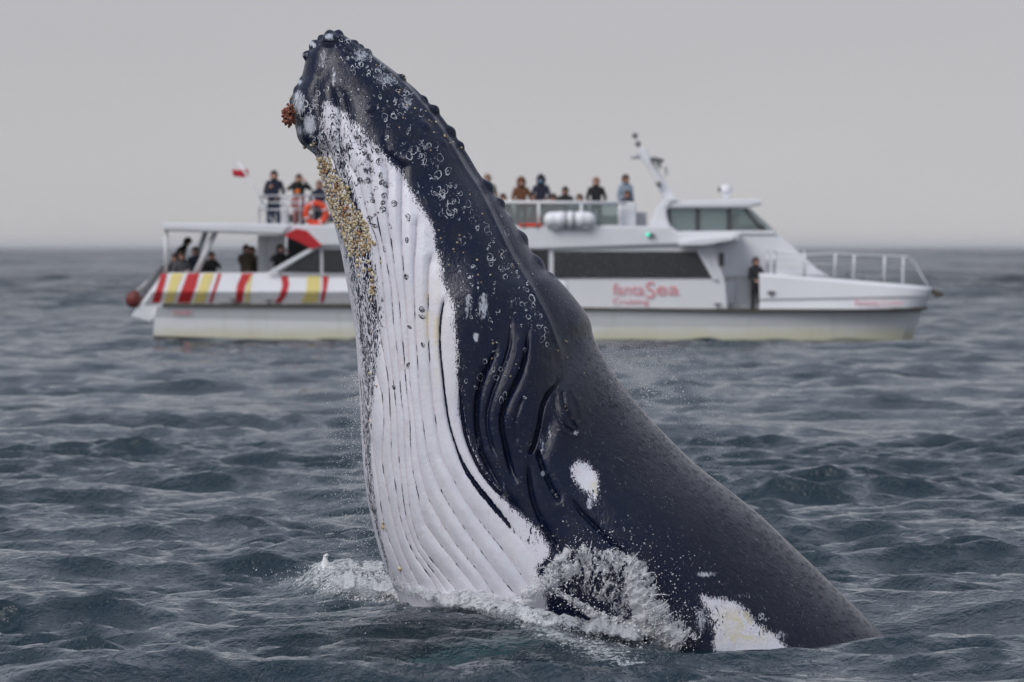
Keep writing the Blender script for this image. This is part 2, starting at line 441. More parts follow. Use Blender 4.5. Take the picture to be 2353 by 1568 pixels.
# pleats of the throat and jaw, as lines in the photograph
GROOVES_W = [
    [(966, 491), (962, 520), (961, 553), (957, 600), (957, 640), (958, 713), (962, 793), (968, 874), (974, 941), (987, 1030), (1007, 1090), (1039, 1151), (1092, 1228), (1159, 1316), (1190, 1350)],
    [(1001, 575), (992, 605), (989, 635), (988, 713), (990, 793), (996, 874), (1003, 941), (1019, 1034), (1042, 1081), (1071, 1134), (1118, 1198), (1171, 1263), (1222, 1335)],
    [(887, 288), (893, 354), (926, 380), (929, 399), (928, 443), (927, 531), (930, 586), (934, 640), (939, 713), (943, 793), (947, 874), (958, 954), (965, 1036), (983, 1116), (1007, 1166), (1050, 1233), (1109, 1304), (1135, 1345)],
    [(843, 288), (852, 332), (880, 365), (896, 395), (896, 443), (895, 476), (900, 531), (907, 575), (914, 640), (922, 690), (926, 739), (934, 820), (939, 887), (947, 954), (950, 1049), (965, 1122), (983, 1192), (1039, 1263), (1100, 1339)],
    [(764, 189), (797, 222), (808, 266), (814, 310), (835, 340), (855, 365), (857, 399), (860, 443), (867, 476), (875, 520), (885, 564), (896, 619), (904, 659), (909, 739), (920, 820), (926, 900), (934, 968), (937, 1049), (943, 1122), (951, 1181), (971, 1239), (1012, 1292), (1054, 1342)],
    [(746, 178), (770, 211), (783, 255), (788, 310), (797, 365), (821, 400), (834, 428), (845, 476), (858, 520), (874, 564), (884, 640), (894, 753), (904, 833), (912, 900), (918, 968), (922, 1049), (930, 1122), (942, 1195), (965, 1254), (998, 1298), (1030, 1342)],
    [(735, 151), (736, 211), (744, 277), (755, 321), (766, 365), (785, 410), (805, 450), (822, 500), (845, 560), (862, 640), (873, 740), (883, 793), (896, 860), (901, 927), (904, 1008), (905, 1049), (916, 1122), (925, 1181), (939, 1225), (960, 1269), (995, 1316), (1010, 1345)],
    [(838, 640), (850, 740), (866, 847), (882, 900), (887, 968), (882, 1049), (892, 1107), (904, 1166), (918, 1225), (936, 1274), (968, 1333)],
    [(822, 700), (838, 800), (850, 900), (858, 980), (864, 1049), (875, 1122), (886, 1198), (915, 1274), (940, 1330)],
    [(826, 830), (836, 950), (844, 1049), (853, 1130), (866, 1200), (888, 1270), (912, 1335)],
]
GROOVE_B = [(1027, 675), (1019, 713), (1015, 753), (1016, 806), (1022, 860), (1028, 914), (1037, 968), (1052, 1016), (1060, 1038), (1077, 1072), (1106, 1113), (1153, 1169), (1197, 1225), (1231, 1270)]
GROOVES_D = [
    [(1066, 780), (1062, 874), (1062, 914), (1066, 954), (1074, 995), (1088, 1032), (1109, 1072), (1140, 1110), (1182, 1145), (1223, 1184)],
    [(1148, 761), (1138, 806), (1117, 847), (1103, 887), (1097, 927), (1098, 976), (1106, 1016), (1112, 1036), (1130, 1072), (1162, 1125)],
    [(1172, 696), (1174, 739), (1170, 793), (1157, 833), (1136, 887), (1122, 935), (1122, 976), (1133, 1016), (1146, 1045)],
    [(1225, 735), (1213, 758), (1209, 798), (1197, 847), (1178, 887), (1157, 930), (1153, 968), (1161, 1008), (1167, 1036), (1177, 1072), (1192, 1102)],
    [(1211, 887), (1192, 927), (1184, 968), (1187, 1015)],
    [(1216, 1032), (1214, 1078), (1220, 1119), (1235, 1166), (1264, 1219), (1294, 1266)],
    [(1237, 1020), (1236, 1036), (1250, 1075), (1270, 1116), (1286, 1140)],
    [(1302, 1120), (1330, 1160), (1375, 1204), (1399, 1228), (1439, 1265)],
]
D_AMP = [0.030, 0.045, 0.022, 0.045, 0.012, 0.034, 0.040, 0.030]
WHITE = [(748, 236), (772, 250), (797, 262), (815, 285), (834, 297), (858, 326), (880, 352), (900, 378), (924, 398), (942, 432), (955, 452), (973, 483),
    (988, 507), (1000, 533), (1006, 566), (1014, 598), (1020, 640), (1032, 672), (1044, 699), (1047, 739), (1052, 780), (1052, 833), (1056, 890), (1061, 941),
    (1069, 978), (1083, 1016), (1100, 1054), (1120, 1086), (1153, 1130), (1190, 1164), (1235, 1200), (1256, 1235), (1258, 1252), (1244, 1268),
    (1226, 1284), (1246, 1318), (1262, 1420), (880, 1500), (830, 1300), (800, 1000), (770, 700), (740, 500), (700, 340), (735, 330), (742, 290)]
PATCH = [[(1310, 1062), (1325, 1048), (1345, 1052), (1368, 1078), (1366, 1110), (1364, 1140), (1352, 1125), (1340, 1112), (1330, 1108), (1316, 1085)],
    [(1596, 1346), (1640, 1352), (1685, 1370), (1716, 1396), (1724, 1410), (1753, 1426), (1792, 1470), (1800, 1520), (1620, 1520), (1630, 1426), (1618, 1390)]]
# dark mottling round the middle of the throat: left and right border by height
MOT = np.array([(340, 690, 806), (400, 722, 820), (470, 742, 842), (540, 768, 862), (620, 792, 878), (700, 808, 890), (780, 820, 886), (860, 828, 874),
    (950, 830, 860), (1050, 836, 858), (1150, 846, 868), (1220, 868, 878), (1300, 890, 896), (1600, 900, 901)], float)
TUB = [  # x, y, radius, height in photograph pixels; place on the outline (e) or on the flank (f)
    (701, 126, 11, 13, 'e'), (722, 104, 13, 12, 'f'), (738, 88, 9, 8, 'e'), (757, 79, 12, 8, 'e'), (756, 94, 15, 11, 'f'), (778, 78, 10, 8, 'e'),
    (818, 97, 10, 7, 'e'), (831, 105, 10, 6, 'f'), (846, 119, 10, 7, 'e'), (926, 177, 10, 9, 'e'), (975, 228, 10, 6, 'e'), (1003, 249, 12, 9, 'e'),
    (1042, 299, 13, 8, 'e'), (1063, 332, 10, 6, 'e'), (1128, 426, 17, 11, 'e'), (1150, 468, 13, 9, 'e'), (1207, 544, 18, 10, 'e'), (1242, 600, 20, 11, 'e'), (1178, 506, 11, 3, 'e'),
    (690, 186, 10, 9, 'f'), (680, 205, 10, 8, 'f'), (672, 232, 10, 4, 'e'), (913, 200, 11, 9, 'f'), (854, 252, 11, 9, 'f'), (894, 255, 9, 6, 'f'),
    (980, 290, 13, 10, 'f'), (935, 371, 11, 9, 'f'), (970, 340, 11, 7, 'f'), (1010, 380, 10, 5, 'f'), (700, 318, 12, 6, 'f'), (1022, 330, 10, 5, 'f'),
    (1262, 640, 16, 6, 'e'), (800, 115, 9, 5, 'f'), (870, 180, 9, 4, 'f')]

def whale_mat():
    s = N('whale_skin')
    wh, mo, gr, blk, scar = s.attr('white'), s.attr('mottle'), s.attr('groove'), s.attr('dark_line'), s.attr('smudge')
    c = s.coord()
    axis = s.coord((1.0, 1.0, 0.28), (0, -0.30, 0))
    streak = s.noise(axis, 55.0, 4.0, 0.65)
    big = s.noise(c, 6.0, 4.0, 0.6)
    fine = s.noise(c, 110.0, 3.0, 0.6)
    hair = s.noise(s.coord((1.0, 1.0, 0.13), (0, -0.38, 0)), 120.0, 3.0, 0.6)
    spk = s.noise(c, 130.0, 3.0, 0.7)
    fuzz = s.math('MULTIPLY', s.math('SUBTRACT', spk, 0.5), 0.11)
    for nz_, am_ in ((streak, 0.06), (hair, 0.10), (big, 0.05)):
        fuzz = s.math('ADD', fuzz, s.math('MULTIPLY', s.math('SUBTRACT', nz_, 0.5), am_))
    m = s.ramp(s.math('ADD', wh, fuzz), -0.007, 0.008)
    # mottling: worn dark and white patches in streaks, with little scar rings
    vor = s.n('ShaderNodeTexVoronoi', {'Vector': axis, 'Scale': 20.0, 'Randomness': 1.0}, feature='F1').outputs['Distance']
    ring = s.math('SUBTRACT', 1.0, s.ramp(s.math('ABSOLUTE', s.math('SUBTRACT', vor, 0.30)), 0.03, 0.09))
    mn = s.noise(s.coord((1.0, 1.0, 0.5), (0, -0.25, 0)), 27.0, 5.0, 0.66, 2.2)
    mm = s.math('SUBTRACT', mn, s.math('MULTIPLY', mo, 0.245))
    spots = s.ramp(s.math('ADD', mm, s.math('MULTIPLY', ring, 0.09)), 0.255, 0.30)
    m = s.math('MULTIPLY', m, s.math('MAXIMUM', spots, s.math('LESS_THAN', mo, 0.02)))
    # black skin left in some of the pleats
    gl = s.ramp(s.math('ADD', gr, s.math('MULTIPLY', s.math('SUBTRACT', s.noise(axis, 18.0, 4.0, 0.65), 0.66), 2.4)), 0.55, 0.75)
    m = s.math('MULTIPLY', m, s.math('SUBTRACT', 1.0, gl, clamp=True))
    bl = s.ramp(s.math('ADD', blk, s.math('MULTIPLY', s.math('SUBTRACT', streak, 0.5), 0.9)), 0.45, 0.60)
    m = s.math('MULTIPLY', m, s.math('SUBTRACT', 1.0, bl, clamp=True))
    # scuffed pale marks on dark skin
    sm = s.ramp(s.math('ADD', s.math('MULTIPLY', scar, 0.55), s.math('MULTIPLY', s.noise(axis, 70.0, 5.0, 0.72, 0.6), 0.62)), 0.60, 0.74)
    fl = s.noise(s.coord((1, 1, 1), (0.3, 0.5, 0.2)), 55.0, 2.0, 0.5)
    fleck = s.math('MULTIPLY', s.ramp(fl, 0.655, 0.72), s.ramp(s.noise(c, 3.0, 3.0), 0.40, 0.65, 0.1, 0.6))
    hue = s.noise(c, 2.2, 3.0)
    dark = s.mix(s.ramp(s.math('ADD', s.attr('back'), s.math('MULTIPLY', s.math('SUBTRACT', hue, 0.5), 0.5)), 0.2, 0.9),
                 (0.0026, 0.0070, 0.0290), (0.0056, 0.0088, 0.0215))
    dark = s.mix(s.ramp(s.noise(c, 7.0, 6.0, 0.70, 0.8), 0.42, 0.70, 0, 0.8), dark, (0.013, 0.016, 0.028))
    dark = s.mix(fleck, dark, (0.30, 0.30, 0.30))
    dark = s.mix(sm, dark, (0.50, 0.53, 0.60))
    white = s.mix(s.ramp(s.noise(axis, 3.5, 4.0, 0.6), 0.52, 0.72, 0, 0.30), (0.70, 0.70, 0.77), (0.66, 0.60, 0.54))
    white = s.mix(s.ramp(s.noise(c, 4.0, 5.0, 0.65), 0.42, 0.70, 0, 0.35), white, (0.52, 0.52, 0.60))
    white = s.mix(s.ramp(s.noise(axis, 16.0, 4.0, 0.6), 0.62, 0.72, 0, 0.5), white, (0.58, 0.46, 0.48))
    white = s.mix(s.ramp(gr, 0.35, 1.0, 0, 0.45), white, (0.50, 0.40, 0.42))
    yel = s.math('MULTIPLY', s.attr('yellow'), s.ramp(s.noise(c, 9.0, 5.0, 0.65, 0.8), 0.40, 0.56, 0, 0.85))
    white = s.mix(yel, white, (0.66, 0.60, 0.40))
    base = s.mix(m, dark, white)
    rough = s.ramp(m, 0, 1, 0.14, 0.27, False)
    rough = s.math('ADD', rough, s.math('MULTIPLY', s.math('SUBTRACT', big, 0.5), 0.14))
    # skin relief: fine creases, and grains on the back
    grain = s.ramp(s.n('ShaderNodeTexVoronoi', {'Vector': c, 'Scale': 34.0}, feature='F1').outputs['Distance'], 0.0, 0.28, 1.0, 0.0)
    crease = s.noise(s.coord((1.0, 1.0, 0.30), (0, 0.75, 0)), 38.0, 6.0, 0.72, 0.9)
    lum = s.noise(c, 14.0, 4.0, 0.6, 0.6)
    h = s.math('ADD', s.math('MULTIPLY', fine, 0.25), s.math('MULTIPLY', crease, 0.8))
    h = s.math('ADD', h, s.math('MULTIPLY', lum, 1.3))
    h = s.math('ADD', h, s.math('MULTIPLY', grain, s.math('MULTIPLY', s.attr('back'), 0.55)))
    nrm = s.bump(h, s.math('ADD', 0.24, s.math('MULTIPLY', s.attr('back'), 0.22)), 0.020)
    return s.done(s.bsdf(Base_Color=base, Roughness=rough, IOR=1.36, Normal=nrm))
M_WHALE = whale_mat()

def build_whale():
    A, B = PW(PL), PW(PR)                                   # x, z of throat and back line
    def half_grid(nw, side):
        ph = np.linspace(0, math.pi, nw)
        # even out the spacing between a cosine and a straight run
        w = 0.5 * (1 - np.cos(ph)) * 0.62 + 0.38 * (ph / math.pi)
        prof = np.power(np.clip(1 - np.abs(2 * w - 1) ** 2.25, 0, 1), 0.5)
        X = A[:, 0:1] + (B[:, 0:1] - A[:, 0:1]) * w[None]
        Z = A[:, 1:2] + (B[:, 1:2] - A[:, 1:2]) * w[None]
        return w, X, Z, half[:, None] * prof[None], prof
    out = []
    for nw, side in ((NWF, -1), (NWB, 1)):
        w, X, Z, Dp, prof = half_grid(nw, side)
        edge = smooth(prof, 0.0, 0.35)[None] * np.ones_like(X)
        # upper jaw set in behind the lip
        sd, par = seg_dist(X, Z, PW(LIP[::2]))
        sd = np.where(inside(X, Z, PW(list(map(tuple, LIP)) + [(2600, 1032), (2600, 0), (800, 0)])), -sd, sd)
        pyl = 784.0 + (CAM_H - Z - D_WHALE * _st / _ct) / MPP
        fade = smooth(-pyl, -890, -720)
        up = smooth(-sd, 0.0, 0.032) * fade * smooth(pyl, 85, 150)
        Dp = np.maximum(Dp * (1 - (0.28 + 0.24 * smooth(-pyl, -620, -300)) * up) - 0.03 * up * edge, Dp * 0.35)
        ridge = np.exp(-(sd / 0.022) ** 2) * fade * (sd > -0.012)
        Dp = Dp + 0.018 * ridge * edge
        crease = np.exp(-(sd / 0.012) ** 2) * smooth(par, 0.72, 0.86)
        Dp = Dp - 0.05 * crease * edge
        # swelling of the jaw between lip and pleats, valley behind the blowhole ridge
        for (px, py, rx, ry, a) in [(1110, 640, 60, 170, 0.05), (1225, 800, 50, 90, 0.05), (1310, 800, 26, 80, -0.06), (1330, 735, 22, 60, 0.05),
                                    (1180, 930, 40, 90, 0.03), (1294, 935, 36, 66, 0.040), (1256, 980, 20, 60, -0.045), (1360, 985, 60, 90, -0.03),
                                    (1450, 1240, 130, 120, 0.05), (1000, 1150, 120, 150, 0.04), (860, 240, 40, 90, 0.02), (740, 190, 14, 60, -0.02)]:
            cx, cz = PW([(px, py)])[0]
            ang = -0.35
            u = (X - cx) * math.cos(ang) + (Z - cz) * math.sin(ang); v = -(X - cx) * math.sin(ang) + (Z - cz) * math.cos(ang)
            Dp = Dp + a * edge * np.exp(-(u / (rx * MPP)) ** 2 - (v / (ry * MPP)) ** 2)
        gro = np.zeros_like(X); blk = np.zeros_like(X)
        for q, g in enumerate(GROOVES_W):
            d, p = seg_dist(X, Z, PW(catmull(g, 2)), reach=0.15)
            ends = smooth(p, 0, 0.08)
            Dp = Dp - edge * ends * (0.010 * np.exp(-(d / 0.0075) ** 2) + 0.019 * np.exp(-(d / 0.034) ** 2))
            gro = np.maximum(gro, ends * np.exp(-(d / 0.0075) ** 2))
        d, p = seg_dist(X, Z, PW(catmull(GROOVE_B, 2)), reach=0.15)
        ends = smooth(p, 0, 0.06) * smooth(1 - p, 0, 0.22)
        Dp = Dp - edge * ends * (0.022 * np.exp(-(d / 0.011) ** 2) + 0.012 * np.exp(-(d / 0.032) ** 2))
        blk = ends * np.exp(-(d / (0.009 + 0.019 * smooth(p, 0.5, 0.85))) ** 2)
        for g, a in zip(GROOVES_D, D_AMP):
            d, p = seg_dist(X, Z, PW(catmull(g, 2)), reach=0.15)
            ends = smooth(p, 0, 0.30) * smooth(1 - p, 0, 0.16)
            Dp = Dp - edge * ends * a * (np.exp(-(d / 0.013) ** 2) + 0.45 * np.exp(-(d / 0.040) ** 2))
            blk = np.maximum(blk, ends * np.exp(-(d / 0.016) ** 2))
        # folds round the eye
        for f, a in (([(1277, 886), (1272, 915), (1280, 950), (1298, 975), (1322, 985)], 0.008), ([(1290, 897), (1297, 930), (1312, 962), (1322, 978)], 0.012),
                     ([(1306, 897), (1320, 925), (1326, 955)], 0.007)):
            d, p = seg_dist(X, Z, PW(catmull(f, 3)), reach=0.12)
            Dp = Dp - edge * a * np.exp(-(d / 0.010) ** 2) + edge * 0.5 * a * np.exp(-((d - 0.026) / 0.012) ** 2)
        Dp = np.maximum(Dp + 0.006 * wobble(X, 0 * X, Z, 6.0) * edge, 0)
        Y = side * Dp
        # colours
        wsd = poly_sd(X, Z, PW(WHITE))
        for p_ in PATCH: wsd = np.maximum(wsd, poly_sd(X, Z, PW(p_)))
        pxl = X / MPP + 1176.5
        ml = np.interp(pyl, MOT[:, 0], MOT[:, 1]); mr = np.interp(pyl, MOT[:, 0], MOT[:, 2])
        mid, hw = 0.5 * (ml + mr), np.maximum(0.5 * (mr - ml), 2)
        mot = np.clip(1.25 - (np.abs(pxl - mid) / hw) ** 2 * 0.9, 0, 1) * smooth(pyl, 200, 330)
        chin = smooth(-pyl, -330, -200); mot = np.maximum(mot, 0.74 * smooth(-pyl, -540, -330) * smooth(pyl, 210, 250) * smooth(-pxl, -930, -840))
        mot = np.maximum(mot, 0.80 * np.exp(-((pxl - 1628) / 40) ** 2 - ((pyl - 1405) / 46) ** 2))
        mot = np.maximum(mot, 0.74 * np.exp(-((pxl - 1735) / 50) ** 2 - ((pyl - 1418) / 24) ** 2))
        mot = np.maximum(mot, 0.78 * np.exp(-((pxl - 1355) / 16) ** 2 - ((pyl - 1125) / 24) ** 2))
        mot = np.maximum(mot, 0.76 * np.exp(-((pxl - 1225) / 30) ** 2 - ((pyl - 1215) / 34) ** 2))
        smu = np.zeros_like(X); yel = np.zeros_like(X)
        for (px, py, rx, ry, a) in [(1112, 700, 20, 55, 0.75), (1078, 700, 14, 60, 0.7), (1095, 770, 10, 16, 0.9), (745, 140, 22, 50, 0.62), (770, 180, 8, 40, 0.7),
                                    (690, 240, 26, 46, 0.80), (715, 290, 26, 40, 0.80), (770, 330, 40, 40, 0.72), (690, 300, 8, 14, 1.0), (684, 225, 8, 16, 1.0),
                                    (830, 130, 50, 26, 0.66), (890, 185, 46, 26, 0.68), (935, 240, 34, 40, 0.62), (1000, 380, 40, 60, 0.50), (1095, 500, 40, 70, 0.50), (760, 90, 14, 12, 0.8), (722, 106, 10, 10, 0.8), (703, 128, 8, 8, 0.8), (690, 190, 10, 12, 0.8), (772, 262, 40, 30, 0.6), (840, 300, 30, 20, 0.55), (1180, 690, 30, 70, 0.50), (1160, 1130, 16, 60, 0.62), (1245, 1010, 12, 60, 0.6), (1262, 985, 8, 40, 0.62), (1245, 1075, 7, 9, 0.95),
                                    (1610, 1300, 40, 10, 0.75), (1720, 1420, 30, 20, 0.6), (1600, 1400, 30, 50, 0.70), (1700, 1350, 60, 14, 0.55), (1780, 1440, 30, 30, 0.62), (1650, 1320, 60, 20, 0.45), (1350, 1140, 14, 30, 0.75), (1320, 985, 14, 10, 0.7),
                                    (1100, 1010, 10, 40, 0.6), (1200, 1180, 14, 40, 0.6), (1380, 1190, 16, 60, 0.52), (1060, 560, 24, 70, 0.46), (1210, 600, 20, 50, 0.42)]:
            smu = np.maximum(smu, a * np.exp(-((pxl - px) / rx) ** 2 - ((pyl - py) / ry) ** 2))
        for (px, py, rx, ry) in [(1700, 1400, 60, 34), (1690, 1440, 50, 14), (1360, 1110, 12, 16), (1008, 760, 8, 90), (985, 720, 5, 70)]:
            yel = np.maximum(yel, np.exp(-((pxl - px) / rx) ** 2 - ((pyl - py) / ry) ** 2))
        back = smooth(w, 0.45, 0.95)[None] * smooth(pyl, 300, 1000) + 0.0 * X
        back = np.maximum(back, smooth(-sd, 0.0, 0.2) * 0.5 * smooth(pyl, 200, 600))
        out.append([w, X, Y, Z, dict(white=wsd, mottle=mot, groove=gro, dark_line=blk, smudge=smu, yellow=yel, back=np.clip(back, 0, 1))])
    V, Fc, At, off = [], [], {}, 0
    for q, (w, X, Y, Z, at) in enumerate(out):
        nw = X.shape[1]
        P = np.stack([X, Y + D_WHALE, Z], -1)
        # normals of the smooth body for the tubercles
        dU = np.gradient(P, axis=0); dV = np.gradient(P, axis=1)
        nn = np.cross(dU, dV); nn /= np.linalg.norm(nn, axis=-1, keepdims=True) + 1e-9
        sgn = np.sign(nn[..., 1].mean()) * (-1 if q == 0 else 1)
        nn *= sgn
        if q == 0:
            ref = P
            centers = []
            for (px, py, r, h, k) in TUB:
                x, z = PW([(px, py)])[0]
                if k == 'e':
                    c = np.array([x, D_WHALE - 0.02, z])
                else:
                    i = np.argmin(((P[..., 0] - x) ** 2 + (P[..., 2] - z) ** 2).ravel())
                    c = P.reshape(-1, 3)[i]
                centers.append((c, r * MPP, h * MPP * (1.0 if k == 'e' or py < 110 else 0.45)))
        else:
            nn[:, 0] = out_n[:, 0]; nn[:, -1] = out_n[:, -1]
        disp = np.zeros(X.shape)
        for q2, (c, r, h) in enumerate(centers):
            d2 = ((P - c) ** 2).sum(-1)
            disp = np.maximum(disp, h * np.clip(1 - d2 / (1.5 * r) ** 2, 0, 1) ** 1.6)
            if q == 1:
                cm = c.copy(); cm[1] = 2 * D_WHALE - c[1]
                d2 = ((P - cm) ** 2).sum(-1)
                disp = np.maximum(disp, h * np.clip(1 - d2 / (1.5 * r) ** 2, 0, 1) ** 1.6)
        if q == 0: out_n = nn; d0 = disp
        else: disp[:, 0] = d0[:, 0]; disp[:, -1] = d0[:, -1]
        if q == 0:                                          # horny grains along the back
            g = (rng.random(X.shape) < 0.030).astype(float) * rng.uniform(0.3, 1.0, X.shape)
            g = g + 0.5 * (np.roll(g, 1, 0) + np.roll(g, -1, 0) + np.roll(g, 1, 1) + np.roll(g, -1, 1))
            g[:, -2:] = 0
            disp = disp + 0.0045 * np.clip(g, 0, 1.2) * smooth(w, 0.62, 0.97)[None] * smooth(np.arange(NT) / NT, 0.40, 0.55)[:, None]
        P = P + nn * disp[..., None]
        idx = off + np.arange(P.shape[0] * nw).reshape(P.shape[0], nw)
        F = np.stack([idx[:-1, :-1], idx[1:, :-1], idx[1:, 1:], idx[:-1, 1:]], -1).reshape(-1, 4)
        if q == 1: F = F[:, ::-1]
        V.append(P.reshape(-1, 3)); Fc.append(F); off += P.shape[0] * nw
        for k, v in at.items(): At.setdefault(k, []).append(np.asarray(v).ravel())
    V, Fc = np.vstack(V), np.vstack(Fc)
    root = empty('humpback_whale', W(1400, 1440, D_WHALE)[:2] + (0.0,), 'breaching dark blue humpback whale with white pleated throat, head out of the water', 'whale')
    me = mesh_np('body', V, Fc, M_WHALE)
    for k, v in At.items(): attr(me, k, np.concatenate(v))
    link('body', me, root)
    front = Fc[:(NT - 1) * (NWF - 1)]
    # a coarser copy of the near flank, for setting things on the skin
    bvh = BVHTree.FromPolygons([tuple(v) for v in V[:NT * NWF].tolist()], front.tolist())
    return root, bvh
WHALE, W_BVH = build_whale()
def on_skin(px, py):
    """point and outward normal of the near flank seen at a pixel"""
    o = Vector((0, 0, CAM_H)); t = Vector(W(px, py, D_WHALE))
    loc, nor, i, d = W_BVH.ray_cast(o, (t - o).normalized())
    if loc is None: return None, None
    if nor.y > 0: nor = -nor
    return loc, nor
# ------------------------------------------------------------------ barnacles, scars, eye and flipper of the whale
def barnacle_me(name, mat, seed):
    r_ = random.Random(seed)
    n = 11
    prof = [(1.0, 0.0), (0.97, 0.25), (0.80, 0.62), (0.56, 0.86), (0.40, 0.80), (0.24, 0.42)]
    V, F = [], []
    wob = [1 + r_.uniform(-.10, .10) for _ in range(n)]
    top = [r_.uniform(-.09, .12) for _ in range(n)]
    for q, (r, z) in enumerate(prof):
        for k in range(n):
            a = 2 * math.pi * k / n
            V.append((r * wob[k] * math.cos(a), r * wob[k] * math.sin(a), z + (top[k] if q in (3, 4) else 0)))
    for q in range(len(prof) - 1):
        for k in range(n): F.append((q * n + k, q * n + (k + 1) % n, (q + 1) * n + (k + 1) % n, (q + 1) * n + k))
    me = bpy.data.meshes.new(name); me.from_pydata(V, [], F + [tuple(range(n))[::-1], tuple((len(prof) - 1) * n + k for k in range(n))])
    me.update(); me.materials.append(mat)
    return me
def barn_mat(name, a, b):
    s = N(name)
    oi = s.n('ShaderNodeObjectInfo').outputs['Random']
    n = s.noise(s.coord((3, 3, 1)), 1.4, 3.0, 0.6)
    z = s.n('ShaderNodeSeparateXYZ', {0: s.n('ShaderNodeTexCoord').outputs['Object']}).outputs['Z']
    c = s.mix(s.ramp(s.math('ADD', n, s.math('MULTIPLY', s.math('SUBTRACT', oi, 0.5), 0.5)), 0.35, 0.75), a, b)
    c = s.mix(s.ramp(z, 0.70, 0.95, 0, 0.6), c, tuple(v * 0.55 for v in b))
    return s.done(s.bsdf(Base_Color=c, Roughness=0.7))
M_BARN = barn_mat('barnacle_ivory', (0.62, 0.55, 0.40), (0.46, 0.34, 0.18))
M_BARNB = barn_mat('barnacle_rusty', (0.50, 0.36, 0.19), (0.30, 0.14, 0.06))
BARN = [barnacle_me('barnacle', M_BARN, k) for k in (1, 2, 3)] + [barnacle_me('barnacle', M_BARNB, 4)]
CLUSTER = [(727, 362), (757, 362), (766, 384), (784, 421), (801, 430), (810, 443), (803, 456), (819, 483), (832, 494), (847, 527), (861, 562), (856, 566),
           (841, 586), (815, 588), (797, 566), (775, 520), (757, 476), (748, 439), (735, 395)]
def put_barnacle(px, py, r, k):
    loc, nor = on_skin(px, py)
    if loc is None: return False
    o = bpy.data.objects.new('barnacle', BARN[k]); COL.objects.link(o)
    o.parent = WHALE; o.matrix_parent_inverse = Matrix.Translation(-WHALE.location)
    n2 = (nor + Vector((random.uniform(-.25, .25), random.uniform(-.1, .1), random.uniform(-.25, .25)))).normalized()
    o.location = loc - n2 * r * MPP * 0.15
    o.rotation_mode = 'QUATERNION'
    o.rotation_quaternion = n2.to_track_quat('Z', 'Y') @ Quaternion((0, 0, 1), random.uniform(0, 6.28))
    s = r * MPP; o.scale = (s, s * random.uniform(.85, 1.1), s * random.uniform(0.95, 1.35))
    return True
_pts = []
cl = np.array(CLUSTER, float)
tries = 0
while len(_pts) < 214 and tries < 14000:
    tries += 1
    x, y = random.uniform(725, 862), random.uniform(360, 590)
    if not inside(np.array([x]), np.array([y]), cl)[0]: continue
    r = random.choice((3.4, 4.0, 4.6, 5.2, 5.8))
    if any((x - a) ** 2 + (y - b) ** 2 < (0.66 * (r + q)) ** 2 for a, b, q in _pts): continue
    _pts.append((x, y, r))
for x, y, r in _pts:
    rust = math.sin(x * 0.13 + 2) * math.sin(y * 0.061) > 0.45
    put_barnacle(x, y, r, 3 if rust and random.random() < .8 else random.choice((0, 1, 2)))
for x, y, r in [(700, 338, 5), (716, 334, 4), (722, 330, 3.5), (729, 365, 4), (738, 366, 6), (757, 364, 4), (804, 586, 7), (822, 600, 6), (830, 602, 5), (822, 611, 5), (846, 602, 5), (837, 621, 6),
                (849, 620, 5), (856, 628, 5), (858, 633, 5.5), (854, 646, 5.5), (825, 634, 4.5), (874, 602, 3.5), (856, 660, 6), (854, 670, 7), (857, 676, 6), (853, 690, 4),
                (851, 858, 4), (866, 888, 3), (880, 1202, 4), (881, 1212, 5), (919, 1308, 5), (849, 968, 3), (853, 764, 3), (664, 232, 4), (668, 226, 3), (684, 262, 3)]:
    put_barnacle(x, y, r, random.choice((0, 1, 2)))
_few = [(926, 174), (931, 180)]
for a, b, n, wd in [((930, 240), (1010, 330), 12, 22), ((980, 260), (1060, 350), 6, 12), ((1020, 540), (1100, 640), 12, 22), ((1060, 420), (1190, 640), 7, 16), ((1120, 760), (1200, 880), 4, 20), ((1290, 790), (1330, 860), 5, 14), ((870, 125), (930, 215), 4, 12)]:
    for _ in range(n):
        t = random.random(); _few.append((a[0] + (b[0] - a[0]) * t + random.gauss(0, wd), a[1] + (b[1] - a[1]) * t + random.gauss(0, wd * .6)))
for x, y in _few: put_barnacle(x, y, random.uniform(1.6, 2.7), random.choice((0, 1)))

# stalked barnacles hanging from the chin
def stalked():
    bm = bmesh.new()
    loc, nor = on_skin(682, 262)
    c = Vector(W(671, 262, D_WHALE - 0.02)) if loc is None else Vector((W(679, 262, D_WHALE)[0], loc.y - 0.02, loc.z))
    for k in range(110):
        th, ph = random.uniform(-2.2, 1.0), random.uniform(-1.2, 1.2)
        d = Vector((-abs(math.cos(ph)) * 1.0 + random.uniform(-.2, .5), -0.55 + random.uniform(-.5, .5), random.uniform(-1.0, .75))).normalized()
        ln = random.uniform(0.045, 0.10)
        p0 = c + d * 0.01; p1 = p0 + d * ln * 0.6; p2 = p0 + (d * ln + Vector((0, 0, -0.012)))
        tube_bm2(bm, [p0, p1, p2 - (p2 - p1) * 0.2, p2], [0.005, 0.007, 0.012, 0.005])
    me = bpy.data.meshes.new('stalked_barnacles'); bm.to_mesh(me); bm.free()
    s = N('stalked_barnacle_brown')
    me.materials.append(s.done(s.bsdf(Base_Color=s.mix(s.noise(s.coord(), 60.0, 3.0), (0.13, 0.030, 0.018), (0.30, 0.12, 0.07)), Roughness=0.55)))
    o = link('stalked_barnacles', me, WHALE); tag(o, label='reddish brown tuft of stalked barnacles on the chin', kind='stuff')
